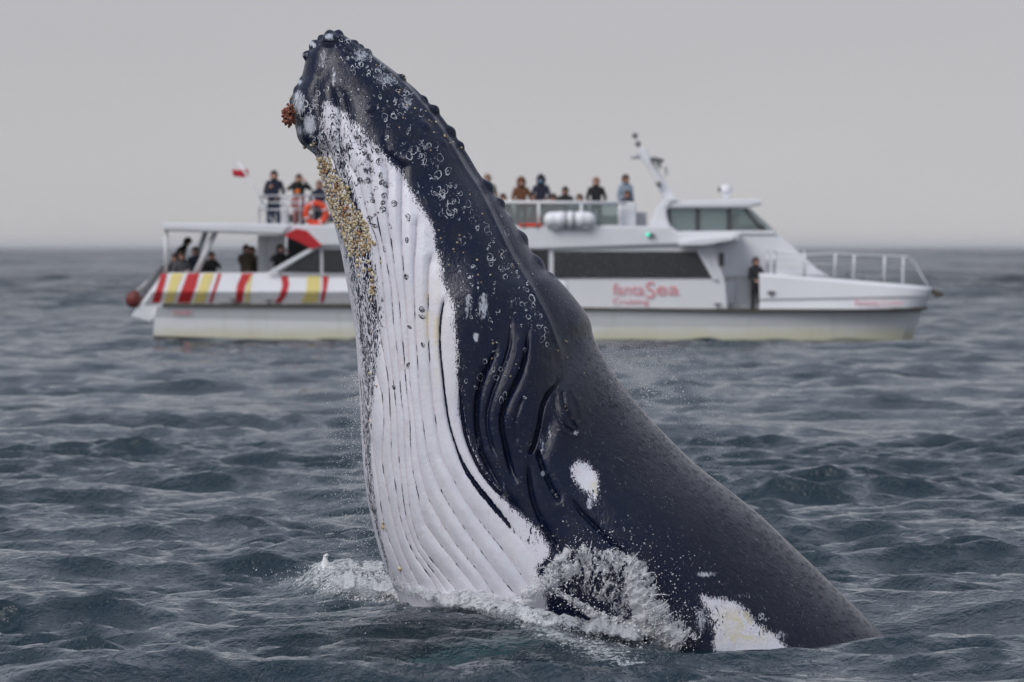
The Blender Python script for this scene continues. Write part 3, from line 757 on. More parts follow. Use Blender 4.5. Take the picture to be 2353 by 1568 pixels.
def tube_bm2(bm, pts, rad, seg=5):
    rings = []
    for i, p in enumerate(pts):
        t = (pts[min(i + 1, len(pts) - 1)] - pts[max(i - 1, 0)]).normalized()
        u = t.cross(Vector((0.31, 0.87, 0.41))).normalized(); v = t.cross(u)
        rings.append([bm.verts.new(p + (u * math.cos(k * 2 * math.pi / seg) + v * math.sin(k * 2 * math.pi / seg)) * rad[i]) for k in range(seg)])
    for a, b in zip(rings, rings[1:]):
        for k in range(seg): bm.faces.new((a[k], a[(k + 1) % seg], b[(k + 1) % seg], b[k])).smooth = True
    bm.faces.new(rings[0][::-1]); bm.faces.new(rings[-1])
stalked()

# ring scars left by barnacles, lying on the skin
SC_V, SC_F = {'pale': [], 'dark': []}, {'pale': [], 'dark': []}
def ring_scar(px, py, r, kind='pale', asp=None, wid=None, arc=None, ang=None):
    asp = random.uniform(.50, .95) if asp is None else asp
    wid = random.uniform(0.8, 2.3) if wid is None else wid
    ang = random.gauss(-0.25, .45) if ang is None else ang
    n = 26
    a0 = random.uniform(0, 6.28)
    span = 2 * math.pi if arc is None else arc
    ph = [random.uniform(0, 6.28) for _ in range(3)]
    rows = []
    for k in range(n + 1):
        a = a0 + span * k / n
        f = 1 + 0.08 * math.sin(2 * a + ph[0]) + 0.08 * math.sin(3 * a + ph[1]) + 0.05 * math.sin(5 * a + ph[2])
        w = wid * max(0.12, 0.75 + 0.55 * math.sin(a + ph[2]) + 0.35 * math.sin(3 * a + ph[0]) + 0.25 * random.uniform(-1, 1))
        if arc is not None: w *= max(0.15, math.sin(math.pi * k / n)) ** .5
        row = []
        for s in (-.5, .5):
            ex, ey = asp * (r * f + s * w) * math.cos(a), (r * f + s * w) * math.sin(a)
            loc, nor = on_skin(px + ex * math.cos(ang) - ey * math.sin(ang), py + ex * math.sin(ang) + ey * math.cos(ang))
            if loc is None: return
            row.append(loc + nor * 0.0016 + Vector((0, -0.0012, 0)))
        rows.append(row)
    ys = [p.y for rw in rows for p in rw]
    if max(ys) - min(ys) > 0.22: return
    V, F = SC_V[kind], SC_F[kind]
    b = len(V)
    for rw in rows: V.extend([tuple(rw[0]), tuple(rw[1])])
    F.extend([(b + 2 * k, b + 2 * k + 1, b + 2 * k + 3, b + 2 * k + 2) for k in range(n)])
def band_scars(a, b, n, wd, r0, r1, kind='pale', broken=0.62):
    for _ in range(n):
        t = random.random()
        x, y = a[0] + (b[0] - a[0]) * t + random.gauss(0, wd * 1.5), a[1] + (b[1] - a[1]) * t + random.gauss(0, wd * 1.2)
        r = r0 * .55 + (r1 - r0 * .55) * random.random() ** 1.3
        ring_scar(x, y, r, kind, arc=random.uniform(1.2, 4.8) if random.random() < broken else None)
        if random.random() < .45: ring_scar(x + random.uniform(-1.3, 1.3) * r, y + random.uniform(.8, 1.6) * r, r * random.uniform(.7, 1), kind, arc=random.uniform(2.5, 5.5) if random.random() < broken else None)
        if kind == 'dark' and r > 5: ring_scar(x, y, r * .45, kind, wid=2.0)
band_scars((785, 105), (870, 165), 34, 12, 3.2, 6.8)
band_scars((860, 160), (935, 245), 40, 11, 3.0, 6.5)
band_scars((690, 215), (715, 320), 34, 11, 3.2, 7.0)
band_scars((915, 250), (985, 370), 20, 15, 4.5, 8.5)
band_scars((980, 340), (1040, 470), 20, 15, 5.0, 9.5)
band_scars((1030, 430), (1120, 560), 26, 16, 5.0, 10)
band_scars((1090, 520), (1190, 650), 16, 12, 4.5, 9)
band_scars((1195, 640), (1245, 780), 16, 12, 3.5, 7.5, broken=0.7)
band_scars((740, 300), (790, 380), 18, 10, 3.0, 6.5)
band_scars((1690, 1395), (1765, 1425), 16, 6, 3.5, 6)
band_scars((750, 140), (800, 240), 16, 14, 2, 5, broken=.9)
band_scars((830, 200), (930, 420), 40, 24, 1.5, 4, broken=.95)
band_scars((960, 380), (1080, 640), 40, 28, 1.5, 4.5, broken=.95)
band_scars((1120, 620), (1210, 900), 30, 24, 1.5, 4.5, broken=.95)
band_scars((1060, 600), (1100, 760), 14, 16, 2.5, 5.5, broken=.8)
for x, y, r in [(1114, 831, 6), (1134, 849, 5.5), (1151, 849, 5), (1140, 868, 6), (1103, 867, 8), (1093, 891, 5), (1071, 876, 5), (1152, 920, 8), (1160, 909, 8), (1268, 1130, 4), (1278, 1139, 4), (1433, 1217, 4), (1222, 686, 8), (1200, 700, 6), (1246, 780, 8),
                (1257, 792, 5), (884, 268, 7), (905, 268, 7), (886, 276, 4), (940, 358, 9), (950, 345, 10), (1011, 363, 9), (1030, 393, 8), (1006, 402, 9), (1602, 1398, 5)]:
    ring_scar(x, y, r)
band_scars((770, 270), (800, 400), 20, 9, 3.5, 7, 'dark'); band_scars((815, 300), (850, 430), 20, 10, 3.5, 7, 'dark'); band_scars((850, 430), (885, 560), 16, 10, 3.5, 6.5, 'dark')
for x, y, r in [(872, 372, 8), (848, 360, 6), (838, 352, 5), (840, 395, 6), (875, 405, 7), (878, 420, 6), (844, 415, 6), (887, 425, 6), (856, 460, 6), (883, 450, 6), (905, 468, 7), (937, 500, 8), (935, 551, 6), (880, 465, 6), (970, 711, 6), (970, 728, 7), (972, 793, 6), (941, 752, 5), (934, 636, 6), (938, 840, 6), (905, 890, 5), (868, 346, 6)]:
    ring_scar(x, y, r, 'dark', wid=2.2); ring_scar(x, y, r * .45, 'dark', wid=2.4)
for _ in range(120):     # small scratches on the back and flank
    x, y = random.uniform(1330, 1800), random.uniform(930, 1440)
    ring_scar(x, y, random.uniform(4, 14), asp=0.12, arc=random.uniform(1.2, 2.6), wid=random.uniform(.7, 1.7), ang=random.uniform(-1.4, -.2))
ring_scar(1842, 1425, 22, asp=0.06, arc=2.9, wid=1.4, ang=0.2); ring_scar(1433, 985, 12, asp=.1, arc=2.8, wid=2.2, ang=-.5); ring_scar(1425, 1060, 16, asp=.2, arc=2.5, wid=1.8, ang=-1.0)
for kind, col in (('pale', (0.56, 0.59, 0.64)), ('dark', (0.022, 0.026, 0.04))):
    s = N('scar_' + kind)
    n = s.noise(s.coord(), 90.0, 3.0, 0.6)
    m_ = s.done(s.bsdf(Base_Color=s.mix(s.ramp(n, 0.35, 0.7), col, tuple(v * .55 for v in col)), Roughness=0.5))
    o = link('scar_rings', mesh_np('scar_rings', SC_V[kind], SC_F[kind], m_), WHALE)
    tag(o, label='%s ring scars on the %s skin' % (kind, 'dark' if kind == 'pale' else 'white'), kind='stuff')
# eye
loc, nor = on_skin(1299, 938)
s = N('eye_dark'); M_EYE = s.done(s.bsdf(Base_Color=(0.006, 0.005, 0.006), Roughness=0.12))
bm = bmesh.new(); bmesh.ops.create_icosphere(bm, subdivisions=3, radius=1.0)
for f in bm.faces: f.smooth = True
me = bpy.data.meshes.new('eye'); bm.to_mesh(me); bm.free(); me.materials.append(M_EYE)
o = link('eye', me, WHALE); o.location = loc + Vector((0, 0.012, 0)); o.scale = (0.016, 0.022, 0.034); o.rotation_euler = (0, 0.3, 0)
# long white flipper, under water on the near side
def flipper():
    s = N('flipper_skin'); c = s.coord()
    m_ = s.done(s.bsdf(Base_Color=s.mix(s.ramp(s.noise(c, 3.0, 4.0, .6), .56, .62), (0.75, 0.78, 0.80), (0.03, 0.035, 0.05)), Roughness=.4))
    path = catmull([(*W(1430, 1450, 40.6)[:2], -0.10), (*W(1300, 1450, 39.9)[:2], -0.30), (*W(1130, 1450, 39.2)[:2], -0.34), (*W(960, 1450, 38.6)[:2], -0.30), (*W(830, 1450, 38.2)[:2], -0.34)], 8)
    V, F = [], []
    n = 14
    for i, p in enumerate(path):
        t = i / (len(path) - 1)
        wd = 0.36 * (1 - t) ** .55 + 0.05; th = 0.07 * (1 - .7 * t)
        for k in range(n):
            a = 2 * math.pi * k / n
            edge = 1 + (0.10 * math.sin(t * 40) if math.cos(a) > .6 else 0)
            V.append((p[0] + 0.15 * wd * math.cos(a), p[1] - wd * math.cos(a) * edge, p[2] + th * math.sin(a)))
    for i in range(len(path) - 1):
        for k in range(n): F.append((i * n + k, i * n + (k + 1) % n, (i + 1) * n + (k + 1) % n, (i + 1) * n + k))
    tag(link('flipper', mesh_np('flipper', V, F, m_), WHALE), label='white flipper showing pale green under the water')
flipper()
# ------------------------------------------------------------------ the whale-watching catamaran
def simple(name, col, rough=0.4, spec=0.5, metal=0.0, var=0.0, scale=3.0, emit=None):
    s = N(name)
    c = col
    if var:
        n = s.noise(s.coord(), scale, 4.0, 0.6)
        c = s.mix(s.ramp(n, 0.3, 0.75, 0, var), col, tuple(v * 0.55 for v in col))
    k = dict(Base_Color=c, Roughness=rough, Metallic=metal)
    if emit: k.update(Emission_Color=emit[0], Emission_Strength=emit[1])
    return s.done(s.bsdf(**k))
M_GEL = simple('white_gelcoat', (0.80, 0.81, 0.84), 0.30, var=0.12, scale=0.7)
M_HULL = None
def hull_mat():
    s = N('white_hull_paint')
    z = s.n('ShaderNodeSeparateXYZ', {0: s.n('ShaderNodeNewGeometry').outputs['Position']}).outputs['Z']
    n = s.noise(s.coord((0.5, 1, 1)), 1.6, 5.0, 0.6)
    stain = s.math('MULTIPLY', s.ramp(s.math('ADD', z, s.math('MULTIPLY', s.math('SUBTRACT', n, 0.5), 0.5)), 0.55, 0.05), 0.8)
    c = s.mix(stain, (0.74, 0.76, 0.77), (0.62, 0.58, 0.38))
    c = s.mix(s.ramp(s.noise(s.coord((3, 1, 0.3)), 1.5, 4.0, 0.6), 0.5, 0.8, 0, 0.25), c, (0.45, 0.43, 0.36))
    return s.done(s.bsdf(Base_Color=c, Roughness=0.35))
M_HULL = hull_mat()
M_RAILB = simple('brown_rubbing_strake', (0.10, 0.085, 0.065), 0.7, var=0.5)
M_REDP = simple('red_stripe_paint', (0.50, 0.012, 0.018), 0.6)
M_YELP = simple('yellow_stripe_paint', (0.74, 0.62, 0.22), 0.6)
M_DGLASS = simple('tinted_window', (0.032, 0.035, 0.040), 0.10)
M_STEEL = simple('rail_steel', (0.50, 0.51, 0.53), 0.35, metal=0.6)
M_POST = simple('white_rail_paint', (0.72, 0.73, 0.75), 0.4)
M_DECK = simple('deck_grey', (0.28, 0.29, 0.31), 0.7, var=0.3)
M_SHADE = simple('dark_cabin_lining', (0.055, 0.057, 0.062), 0.7, var=0.3)
M_GREY = simple('grey_fitting', (0.16, 0.165, 0.17), 0.5)
M_ORANGE = simple('orange_lifebuoy', (0.78, 0.07, 0.02), 0.5)
M_BUOY = simple('faded_red_fender', (0.16, 0.025, 0.02), 0.6, var=0.5, scale=4)
M_FLAG = simple('red_flag_cloth', (0.50, 0.015, 0.04), 0.8)
M_TEXT = simple('pale_red_lettering', (0.80, 0.32, 0.35), 0.5)
M_GLOW = simple('green_navigation_glow', (0.02, 0.5, 0.35), 0.3, emit=((0.0, 0.9, 0.55), 0.7))
M_LAMPW = simple('white_lamp_lens', (0.8, 0.8, 0.75), 0.2)
def clear_glass():
    s = N('clear_rail_glass')
    g = s.bsdf(Base_Color=(0.55, 0.62, 0.62), Roughness=0.06)
    t = s.n('ShaderNodeBsdfTransparent', {'Color': (0.62, 0.68, 0.68, 1)})
    return s.done(s.n('ShaderNodeMixShader', {0: 0.78, 1: g.outputs[0], 2: t.outputs[0]}))
M_CLEAR = clear_glass()

def prism_me(name, P, d0, d1, mat, bevel=0.0, smooth_=False):
    """outline in photograph pixels, standing at distance d0, carried back to d1"""
    Q = [W(x, y, d0) for x, y in P]
    bm = bmesh.new()
    a = [bm.verts.new(q) for q in Q]
    b = [bm.verts.new((q[0], d1, q[2])) for q in Q]
    n = len(Q)
    bm.faces.new(a); bm.faces.new(b[::-1])
    for i in range(n):
        bm.faces.new((a[i], b[i], b[(i + 1) % n], a[(i + 1) % n]))
    bmesh.ops.recalc_face_normals(bm, faces=bm.faces)
    if bevel:
        bmesh.ops.bevel(bm, geom=list(bm.edges), offset=bevel, segments=2, affect='EDGES', clamp_overlap=True)
    me = bpy.data.meshes.new(name); bm.to_mesh(me); bm.free()
    me.materials.append(mat)
    return me
def prism(name, P, d0, d1, mat, parent, bevel=0.0):
    return link(name, prism_me(name, P, d0, d1, mat, bevel), parent)
def rect(x0, y0, x1, y1): return [(x0, y0), (x1, y0), (x1, y1), (x0, y1)]
def tube_bm(bm, pts, r, seg=8, r1=None):
    pts = [Vector(p) for p in pts]
    rings = []
    for i, p in enumerate(pts):
        t = (pts[min(i + 1, len(pts) - 1)] - pts[max(i - 1, 0)]).normalized()
        u = t.cross(Vector((0.13, 0.97, 0.21))).normalized(); v = t.cross(u)
        rr = r if r1 is None else r + (r1 - r) * i / (len(pts) - 1)
        rings.append([bm.verts.new(p + (u * math.cos(k * 2 * math.pi / seg) + v * math.sin(k * 2 * math.pi / seg)) * rr) for k in range(seg)])
    for a, b in zip(rings, rings[1:]):
        for k in range(seg):
            f = bm.faces.new((a[k], a[(k + 1) % seg], b[(k + 1) % seg], b[k])); f.smooth = True
    bm.faces.new(rings[0][::-1]); bm.faces.new(rings[-1])
def tube(name, pts, r, mat, parent=None, r1=None, seg=8):
    bm = bmesh.new(); tube_bm(bm, pts, r, seg, r1)
    me = bpy.data.meshes.new(name); bm.to_mesh(me); bm.free(); me.materials.append(mat)
    return link(name, me, parent)
def ball_me(name, c, r, mat, sc=(1, 1, 1), sub=2):
    bm = bmesh.new()
    bmesh.ops.create_icosphere(bm, subdivisions=sub, radius=r)
    for v in bm.verts: v.co = Vector((v.co.x * sc[0] + c[0], v.co.y * sc[1] + c[1], v.co.z * sc[2] + c[2]))
    for f in bm.faces: f.smooth = True
    me = bpy.data.meshes.new(name); bm.to_mesh(me); bm.free(); me.materials.append(mat)
    return me

def build_boat():
    D = D_BOAT
    far = D + 7.2
    B = empty('catamaran', (W(1200, 700, D)[0], D + 3.6, 0.0), 'white whale-watching catamaran with red and yellow stripes along its stern', 'boat')
    # --- two hulls
    def demihull(dc):
        us = np.concatenate([np.linspace(0, 0.7, 12), np.linspace(0.72, 1, 20)])
        rows = [  # x start, x end, half width, list of heights along the hull (photograph y at u = 0, .55, .8, 1)
            (362, 2128, 1.10, (704, 713, 713, 708)),
            (358, 2124, 1.04, (716, 728, 728, 722)),
            (354, 2116, 0.98, (730, 752, 752, 744)),
            (352, 2100, 0.965, (772, 800, 800, 786)),
            (350, 2080, 0.55, (792, 822, 822, 804)),
            (350, 2040, 0.05, (802, 834, 834, 814))]
        V, Fc = [], []
        sides = [(r, -1) for r in rows] + [(r, 1) for r in rows[::-1]]
        for (xs, xe, hw, hs), sg in sides:
            for u in us:
                px = xs + (xe - xs) * u
                py = np.interp(u, (0, 0.55, 0.8, 1), hs)
                sh = math.sqrt(max(0.0, 1 - u ** 9))
                p = W(px, py, D)
                V.append((p[0], dc + sg * hw * sh, p[2]))
        n = len(us); m = len(sides)
        for r in range(m):
            for i in range(n - 1):
                Fc.append((r * n + i, r * n + i + 1, ((r + 1) % m) * n + i + 1, ((r + 1) % m) * n + i))
        me = mesh_np('hull', V, Fc, M_HULL, False)
        bm = bmesh.new(); bm.from_mesh(me)
        bmesh.ops.remove_doubles(bm, verts=bm.verts, dist=0.001)
        bmesh.ops.holes_fill(bm, edges=[e_ for e_ in bm.edges if e_.is_boundary])
        bmesh.ops.recalc_face_normals(bm, faces=bm.faces); bm.to_mesh(me); bm.free()
        return link('hull', me, B)
    demihull(D + 1.1); demihull(far - 1.1)
    # cut-away quarter of the stern and its swim step
    prism('stern_step', [(300, 728), (346, 741), (386, 700), (388, 630), (374, 628)], D + 0.19, D + 2.1, M_GEL, B, 0.03)
    prism('bridge_deck', [(400, 700), (1760, 708), (1760, 728), (400, 716)], D + 0.6, far - 0.6, M_GEL, B)
    prism('rubbing_strake', [(372, 698), (1000, 703), (1760, 711), (1760, 718), (1000, 710), (372, 705)], D - 0.06, D + 0.1, M_RAILB, B, 0.02)
    # --- aft bulwark: leans in above and below its knuckle
    def bulwark(x0, x1, ytop, yk, ybot, x0b=None):
        x0b = x0 if x0b is None else x0b
        prof = [(x0, x1, ytop, 0.30), (x0 + (x0b - x0) * 0.25, x1, ytop + 6, 0.16), (x0 + (x0b - x0) * 0.6, x1, yk, -0.02), (x0b, x1, ybot, 0.16)]
        V = []
        for xa, xb, y, off in prof:
            for x in (xa, xb):
                p = W(x, y, D); V.append((p[0], D + off, p[2]))
        for xa, xb, y, off in prof[::-1]:
            for x in (xa, xb):
                p = W(x, y, D); V.append((p[0], D + 0.42, p[2]))
        m = 8
        F = [(2 * r, 2 * r + 1, 2 * ((r + 1) % m) + 1, 2 * ((r + 1) % m)) for r in range(m)]
        bm = bmesh.new(); vs_ = [bm.verts.new(v) for v in V]
        for f in F: bm.faces.new([vs_[i] for i in f])
        bm.faces.new([vs_[2 * r] for r in range(m)][::-1]); bm.faces.new([vs_[2 * r + 1] for r in range(m)])
        bmesh.ops.recalc_face_normals(bm, faces=bm.faces)
        me = bpy.data.meshes.new('bulwark'); bm.to_mesh(me); bm.free(); me.materials.append(M_GEL)
        return link('bulwark', me, B)
    bulwark(381, 1300, 627, 671, 699, 330)
    # painted stripes follow the bulwark's lean
    def bul_off(y): return np.interp(y, (627, 633, 671, 699), (0.30, 0.16, -0.02, 0.16))
    def stripe(name, left, right, mat):
        ys = np.linspace(629, 696, 16)
        l = np.array(left, float); r = np.array(right, float)
        V = []
        for y in ys:
            for e_ in (l, r):
                x = np.interp(y, e_[:, 1], e_[:, 0]); p = W(x, y, D)
                V.append((p[0], D + bul_off(y) - 0.012, p[2]))
        F = [(2 * i, 2 * i + 2, 2 * i + 3, 2 * i + 1) for i in range(len(ys) - 1)]
        o = link(name, mesh_np(name, V, F, mat, False), B)
        md = o.modifiers.new('thick', 'SOLIDIFY'); md.thickness = 0.006; md.offset = 0
        return o
    def c6(pts): return [(258.5 + x * .2858, 344.7 + y * .2858) for x, y in pts]
    stripe('red_stripe', c6([(392, 985), (355, 1110), (312, 1230)]), c6([(440, 985), (420, 1080), (380, 1230)]), M_REDP)
    stripe('yellow_stripe', c6([(478, 985), (440, 1130), (412, 1230)]), c6([(570, 985), (520, 1110), (488, 1230)]), M_YELP)
    stripe('red_stripe', c6([(605, 985), (560, 1110), (515, 1230)]), c6([(697, 985), (672, 1100), (620, 1230)]), M_REDP)
    stripe('yellow_stripe', c6([(732, 985), (692, 1110), (650, 1230)]), c6([(816, 985), (772, 1110), (736, 1230)]), M_YELP)
    stripe('red_stripe', c6([(850, 985), (812, 1110), (772, 1230)]), c6([(878, 985), (835, 1120), (795, 1230)]), M_REDP)
    stripe('red_stripe', c6([(1042, 985), (1000, 1090), (985, 1230)]), c6([(1140, 985), (1070, 1080), (1038, 1230)]), M_REDP)
    stripe('yellow_stripe', c6([(1118, 985), (1078, 1090), (1062, 1230)]), c6([(1126, 985), (1108, 1090), (1094, 1230)]), M_YELP)
    stripe('red_stripe', c6([(1345, 985), (1366, 1090), (1340, 1180), (1292, 1235)]), c6([(1400, 985), (1420, 1080), (1396, 1170), (1345, 1235)]), M_REDP)
    stripe('yellow_stripe', c6([(1565, 985), (1560, 1130), (1512, 1235)]), c6([(1662, 985), (1668, 1110), (1640, 1235)]), M_YELP)
    stripe('red_stripe', c6([(1685, 985), (1690, 1110), (1670, 1235)]), c6([(1742, 985), (1722, 1120), (1690, 1235)]), M_REDP)
    for x0, x1 in ((505, 572), (1180, 1250)):
        prism('scupper', rect(x0, 695, x1, 702), D + 0.08, D + 0.3, M_GREY, B)
    # --- deck, cabin, windows
    prism('main_deck', [(372, 692), (1745, 700), (1745, 708), (372, 700)], D + 0.45, far - 0.45, M_DECK, B)
    prism('cabin_side', [(735, 560), (1640, 560), (1668, 655), (1672, 712), (1300, 712), (1300, 640), (640, 634), (640, 627)], D + 0.10, D + 0.38, M_GEL, B, 0.03)
    prism('cabin_side', [(735, 560), (1640, 560), (1668, 655), (1672, 712), (640, 700), (640, 627)], far - 0.4, far - 0.1, M_GEL, B, 0.03)
    prism('cabin_bulkhead', [(1640, 562), (1660, 562), (1672, 708), (1650, 708)], D + 0.42, far - 0.42, M_GEL, B)
    # side windows: each pane a part, set proud of the cabin side
    xs = [(645, 735, 716)] + [(742, 812, None), (818, 890, None)] + [(896 + 74 * k, 964 + 74 * k, None) for k in range(5)]
    prism('window', [(648, 625), (716, 574), (735, 573), (735, 627)], D + 0.06, D + 0.13, M_DGLASS, B, 0.01)
    for x0, x1, _ in xs[1:]:
        prism('window', rect(x0, 573, x1, 627), D + 0.06, D + 0.13, M_DGLASS, B, 0.01)
    fx = [1272, 1342, 1412, 1482, 1552]
    for k, x0 in enumerate(fx):
        x1 = x0 + 69.3
        if k < 4: prism('window', rect(x0, 578, x1, 639), D + 0.06, D + 0.13, M_DGLASS, B, 0.01)
        else: prism('window', [(x0, 578), (1602, 578), (1640, 639), (x0, 639)], D + 0.06, D + 0.13, M_DGLASS, B, 0.01)
    prism('window_strut', [(612, 627), (634, 627), (737, 567), (718, 567)], D + 0.0, D + 0.10, M_GEL, B, 0.02)
    prism('window_strut', [(1597, 571), (1610, 571), (1652, 645), (1640, 645)], D + 0.02, D + 0.10, M_GEL, B, 0.02)
    prism('side_port', rect(1652, 581, 1664, 612), D + 0.04, D + 0.12, M_DGLASS, B, 0.01)
    # --- upper deck slab and its sides
    prism('upper_deck', [(655, 517), (1540, 520), (1560, 534), (1700, 534), (1700, 556), (1560, 563), (1240, 574), (742, 566), (716, 572), (686, 554), (650, 541)], D - 0.02, D + 0.36, M_GEL, B, 0.05)
    prism('upper_deck', [(655, 517), (1540, 520), (1560, 534), (1700, 534), (1700, 556), (1560, 563), (1240, 574), (742, 566), (716, 572), (686, 554), (650, 541)], far - 0.36, far + 0.02, M_GEL, B, 0.05)
    prism('upper_deck_floor', [(700, 532), (1700, 536), (1700, 548), (700, 546)], D + 0.35, far - 0.35, M_GEL, B)
    prism('side_wing', [(1560, 558), (1600, 551), (1690, 543), (1684, 553), (1620, 564), (1560, 566)], D - 0.35, D - 0.01, M_GEL, B, 0.02)
    prism('red_swoosh', [(650, 541), (681, 525), (705, 530), (741, 565), (716, 572), (687, 556)], D - 0.05, D - 0.021, M_REDP, B)
    # aft canopy
    prism('canopy', [(369, 513), (378, 511), (640, 514), (672, 517), (650, 540), (372, 531)], D - 0.1, far + 0.1, M_GEL, B, 0.06)
    for x in (382,):
        for dd in (D + 0.25, far - 0.25):
            tube('canopy_post', [W(x, 530, dd), W(x - 1, 630, dd)], 0.055, M_POST, B)
    for dd, xt, xb in ((D + 0.3, 496, 450), (far - 0.3, 474, 436)):
        tube('canopy_brace', [W(xt, 531, dd), W(xb, 628, dd)], 0.085, M_POST, B)
    # cabin doorway at the aft end: a lit back wall with an opening
    prism('aft_bulkhead', rect(592, 541, 655, 632), D + 1.2, D + 1.35, M_STEEL, B)
    prism('aft_bulkhead', rect(660, 541, 742, 700), D + 2.4, D + 2.6, M_SHADE, B)
    prism('door_frame', rect(607, 541, 611, 630), D + 1.1, D + 1.2, M_POST, B)
    # stern rail running down to the swim step
    for dd in (D + 0.3, D + 1.6):
        tube('stern_rail', [W(374, 610, dd), W(318, 678, dd), W(312, 690, dd)], 0.06, M_GREY, B)
    prism('stern_gate', [(376, 612), (380, 640), (330, 700), (322, 690)], D + 0.5, D + 1.5, M_GREY, B)
    # --- bow: bulwark that closes in plan towards the stem
    us = np.concatenate([np.linspace(0, 0.5, 8), np.linspace(0.55, 1, 16)])
    rows = [(1745, 2143, 0.95, (628, 640, 660)), (1745, 2146, 1.06, (634, 646, 667)), (1746, 2143, 1.13, (688, 685, 680)),
            (1746, 2142, 1.08, (692, 689, 684)), (1746, 2130, 1.15, (712, 711, 708))]
    V, F = [], []
    sides = [(r, -1) for r in rows] + [(r, 1) for r in rows[::-1]]
    for (xs_, xe, hw, hs), sg in sides:
        for u in us:
            py = np.interp(u, (0, 0.4, 1), hs)
            sh = math.sqrt(max(0.0, 1 - u ** 7))
            p = W(xs_ + (xe - xs_) * u, py, D); V.append((p[0], D + 1.1 + sg * hw * sh, p[2]))
    n, mm = len(us), len(sides)
    for r in range(mm):
        for i in range(n - 1):
            F.append((r * n + i, r * n + i + 1, ((r + 1) % mm) * n + i + 1, ((r + 1) % mm) * n + i))
    for k, dy in enumerate((0.0, far - 1.1 - D - 1.1)):
        me = mesh_np('bow_bulwark', np.array(V) + np.array([0, dy, 0]), F, M_GEL, False)
        bm = bmesh.new(); bm.from_mesh(me); bmesh.ops.remove_doubles(bm, verts=bm.verts, dist=0.001)
        bmesh.ops.holes_fill(bm, edges=[e_ for e_ in bm.edges if e_.is_boundary])
        bmesh.ops.recalc_face_normals(bm, faces=bm.faces); bm.to_mesh(me); bm.free()
        link('bow_bulwark', me, B)
    tube('bow_strake', [W(1748, 713, D - 0.02), W(1900, 713, D - 0.02), W(2000, 712, D + 0.02), W(2060, 711, D + 0.12), W(2104, 710, D + 0.38), W(2128, 709, D + 1.08)], 0.05, M_RAILB, B)
    # forward house and wheelhouse
    prism('forward_house', [(1655, 556), (1700, 536), (1780, 536), (1800, 548), (1882, 622), (1908, 636), (1660, 640)], D + 0.9, far - 0.9, M_GEL, B, 0.06)
    prism('forward_house', [(1668, 640), (1905, 636), (1905, 700), (1668, 700)], D + 1.0, far - 1.0, M_GEL, B, 0.03)
    dr_ = prism('house_door', rect(1690, 624, 1738, 706), D + 0.94, D + 1.0, M_STEEL, B, 0.01)
    link('handle', prism_me('handle', rect(1729, 662, 1735, 668), D + 0.88, D + 0.935, M_GREY, 0.005), dr_)
    prism('wheelhouse_roof', [(1532, 463), (1600, 460), (1735, 456), (1752, 459), (1754, 470), (1720, 478), (1535, 479)], D + 0.75, far - 0.75, M_GEL, B, 0.06)
    prism('wheelhouse_base', [(1545, 532), (1780, 530), (1784, 540), (1545, 540)], D + 0.85, far - 0.85, M_GEL, B, 0.03)
    for k, (x0, x1, xt) in enumerate(((1535, 1600, 1600), (1606, 1672, 1672), (1678, 1752, 1712))):
        prism('wheelhouse_window', [(x0, 481), (xt, 481), (x1, 532), (x0 if k else 1546, 532)], D + 0.92, D + 0.96, M_CLEAR, B)
        prism('wheelhouse_window', [(x0, 481), (xt, 481), (x1, 532), (x0 if k else 1546, 532)], far - 0.96, far - 0.92, M_CLEAR, B)
    for x0, x1 in ((1598, 1608), (1670, 1680), (1530, 1537)):
        prism('wheelhouse_pillar', rect(x0, 478, x1, 533), D + 0.9, D + 1.0, M_SHADE, B)
    prism('wheelhouse_pillar', [(1708, 479), (1716, 479), (1758, 533), (1748, 533)], D + 0.9, D + 1.0, M_SHADE, B)
    prism('windscreen', [(1716, 479), (1724, 479), (1784, 533), (1774, 533)], D + 1.05, far - 1.05, M_CLEAR, B)
    prism('wheelhouse_back', rect(1536, 480, 1542, 533), D + 1.0, far - 1.0, M_SHADE, B)
    prism('helm_console', [(1690, 518), (1752, 518), (1762, 532), (1690, 532)], D + 1.4, far - 1.4, M_SHADE, B)
    # raked arch and mast
    for dd in (D + 0.7, far - 1.1):
        prism('arch_leg', [(1488, 536), (1494, 510), (1508, 478), (1530, 455), (1552, 462), (1532, 478), (1533, 500), (1546, 536)], dd, dd + 0.4, M_GEL, B, 0.05)
    prism('mast', [(1470, 338), (1484, 340), (1512, 390), (1540, 432), (1556, 458), (1528, 462), (1512, 430), (1490, 386), (1464, 350)], D + 3.2, D + 4.0, M_GEL, B, 0.06)
    prism('arch_crosspiece', [(1528, 455), (1556, 455), (1556, 464), (1528, 464)], D + 0.7, far - 0.7, M_GEL, B, 0.04)
    tube('aerial', [W(1468, 340, D + 3.6), W(1459, 312, D + 3.6)], 0.035, M_POST, B)
    link('mast_lamp', ball_me('mast_lamp', W(1459, 312, D + 3.6), 0.09, M_GREY), B)
    link('mast_lamp', ball_me('mast_lamp', W(1466, 331, D + 3.5), 0.09, M_GREY), B)
    tube('mast_spreader', [W(1452, 362, D + 3.3), W(1482, 360, D + 3.6)], 0.06, M_STEEL, B)
    prism('radar_scanner', [(1494, 362), (1500, 360), (1526, 366), (1528, 372), (1500, 372), (1494, 368)], D + 2.6, D + 4.4, M_GREY, B, 0.03)
    link('floodlight', ball_me('floodlight', W(1514, 382, D + 3.1), 0.11, M_LAMPW), B)
    link('floodlight', ball_me('floodlight', W(1531, 395, D + 3.1), 0.10, M_LAMPW, (0.7, 1, 1.6)), B)
    prism('horn', rect(1508, 418, 1520, 428), D + 3.0, D + 3.3, M_GREY, B, 0.02)
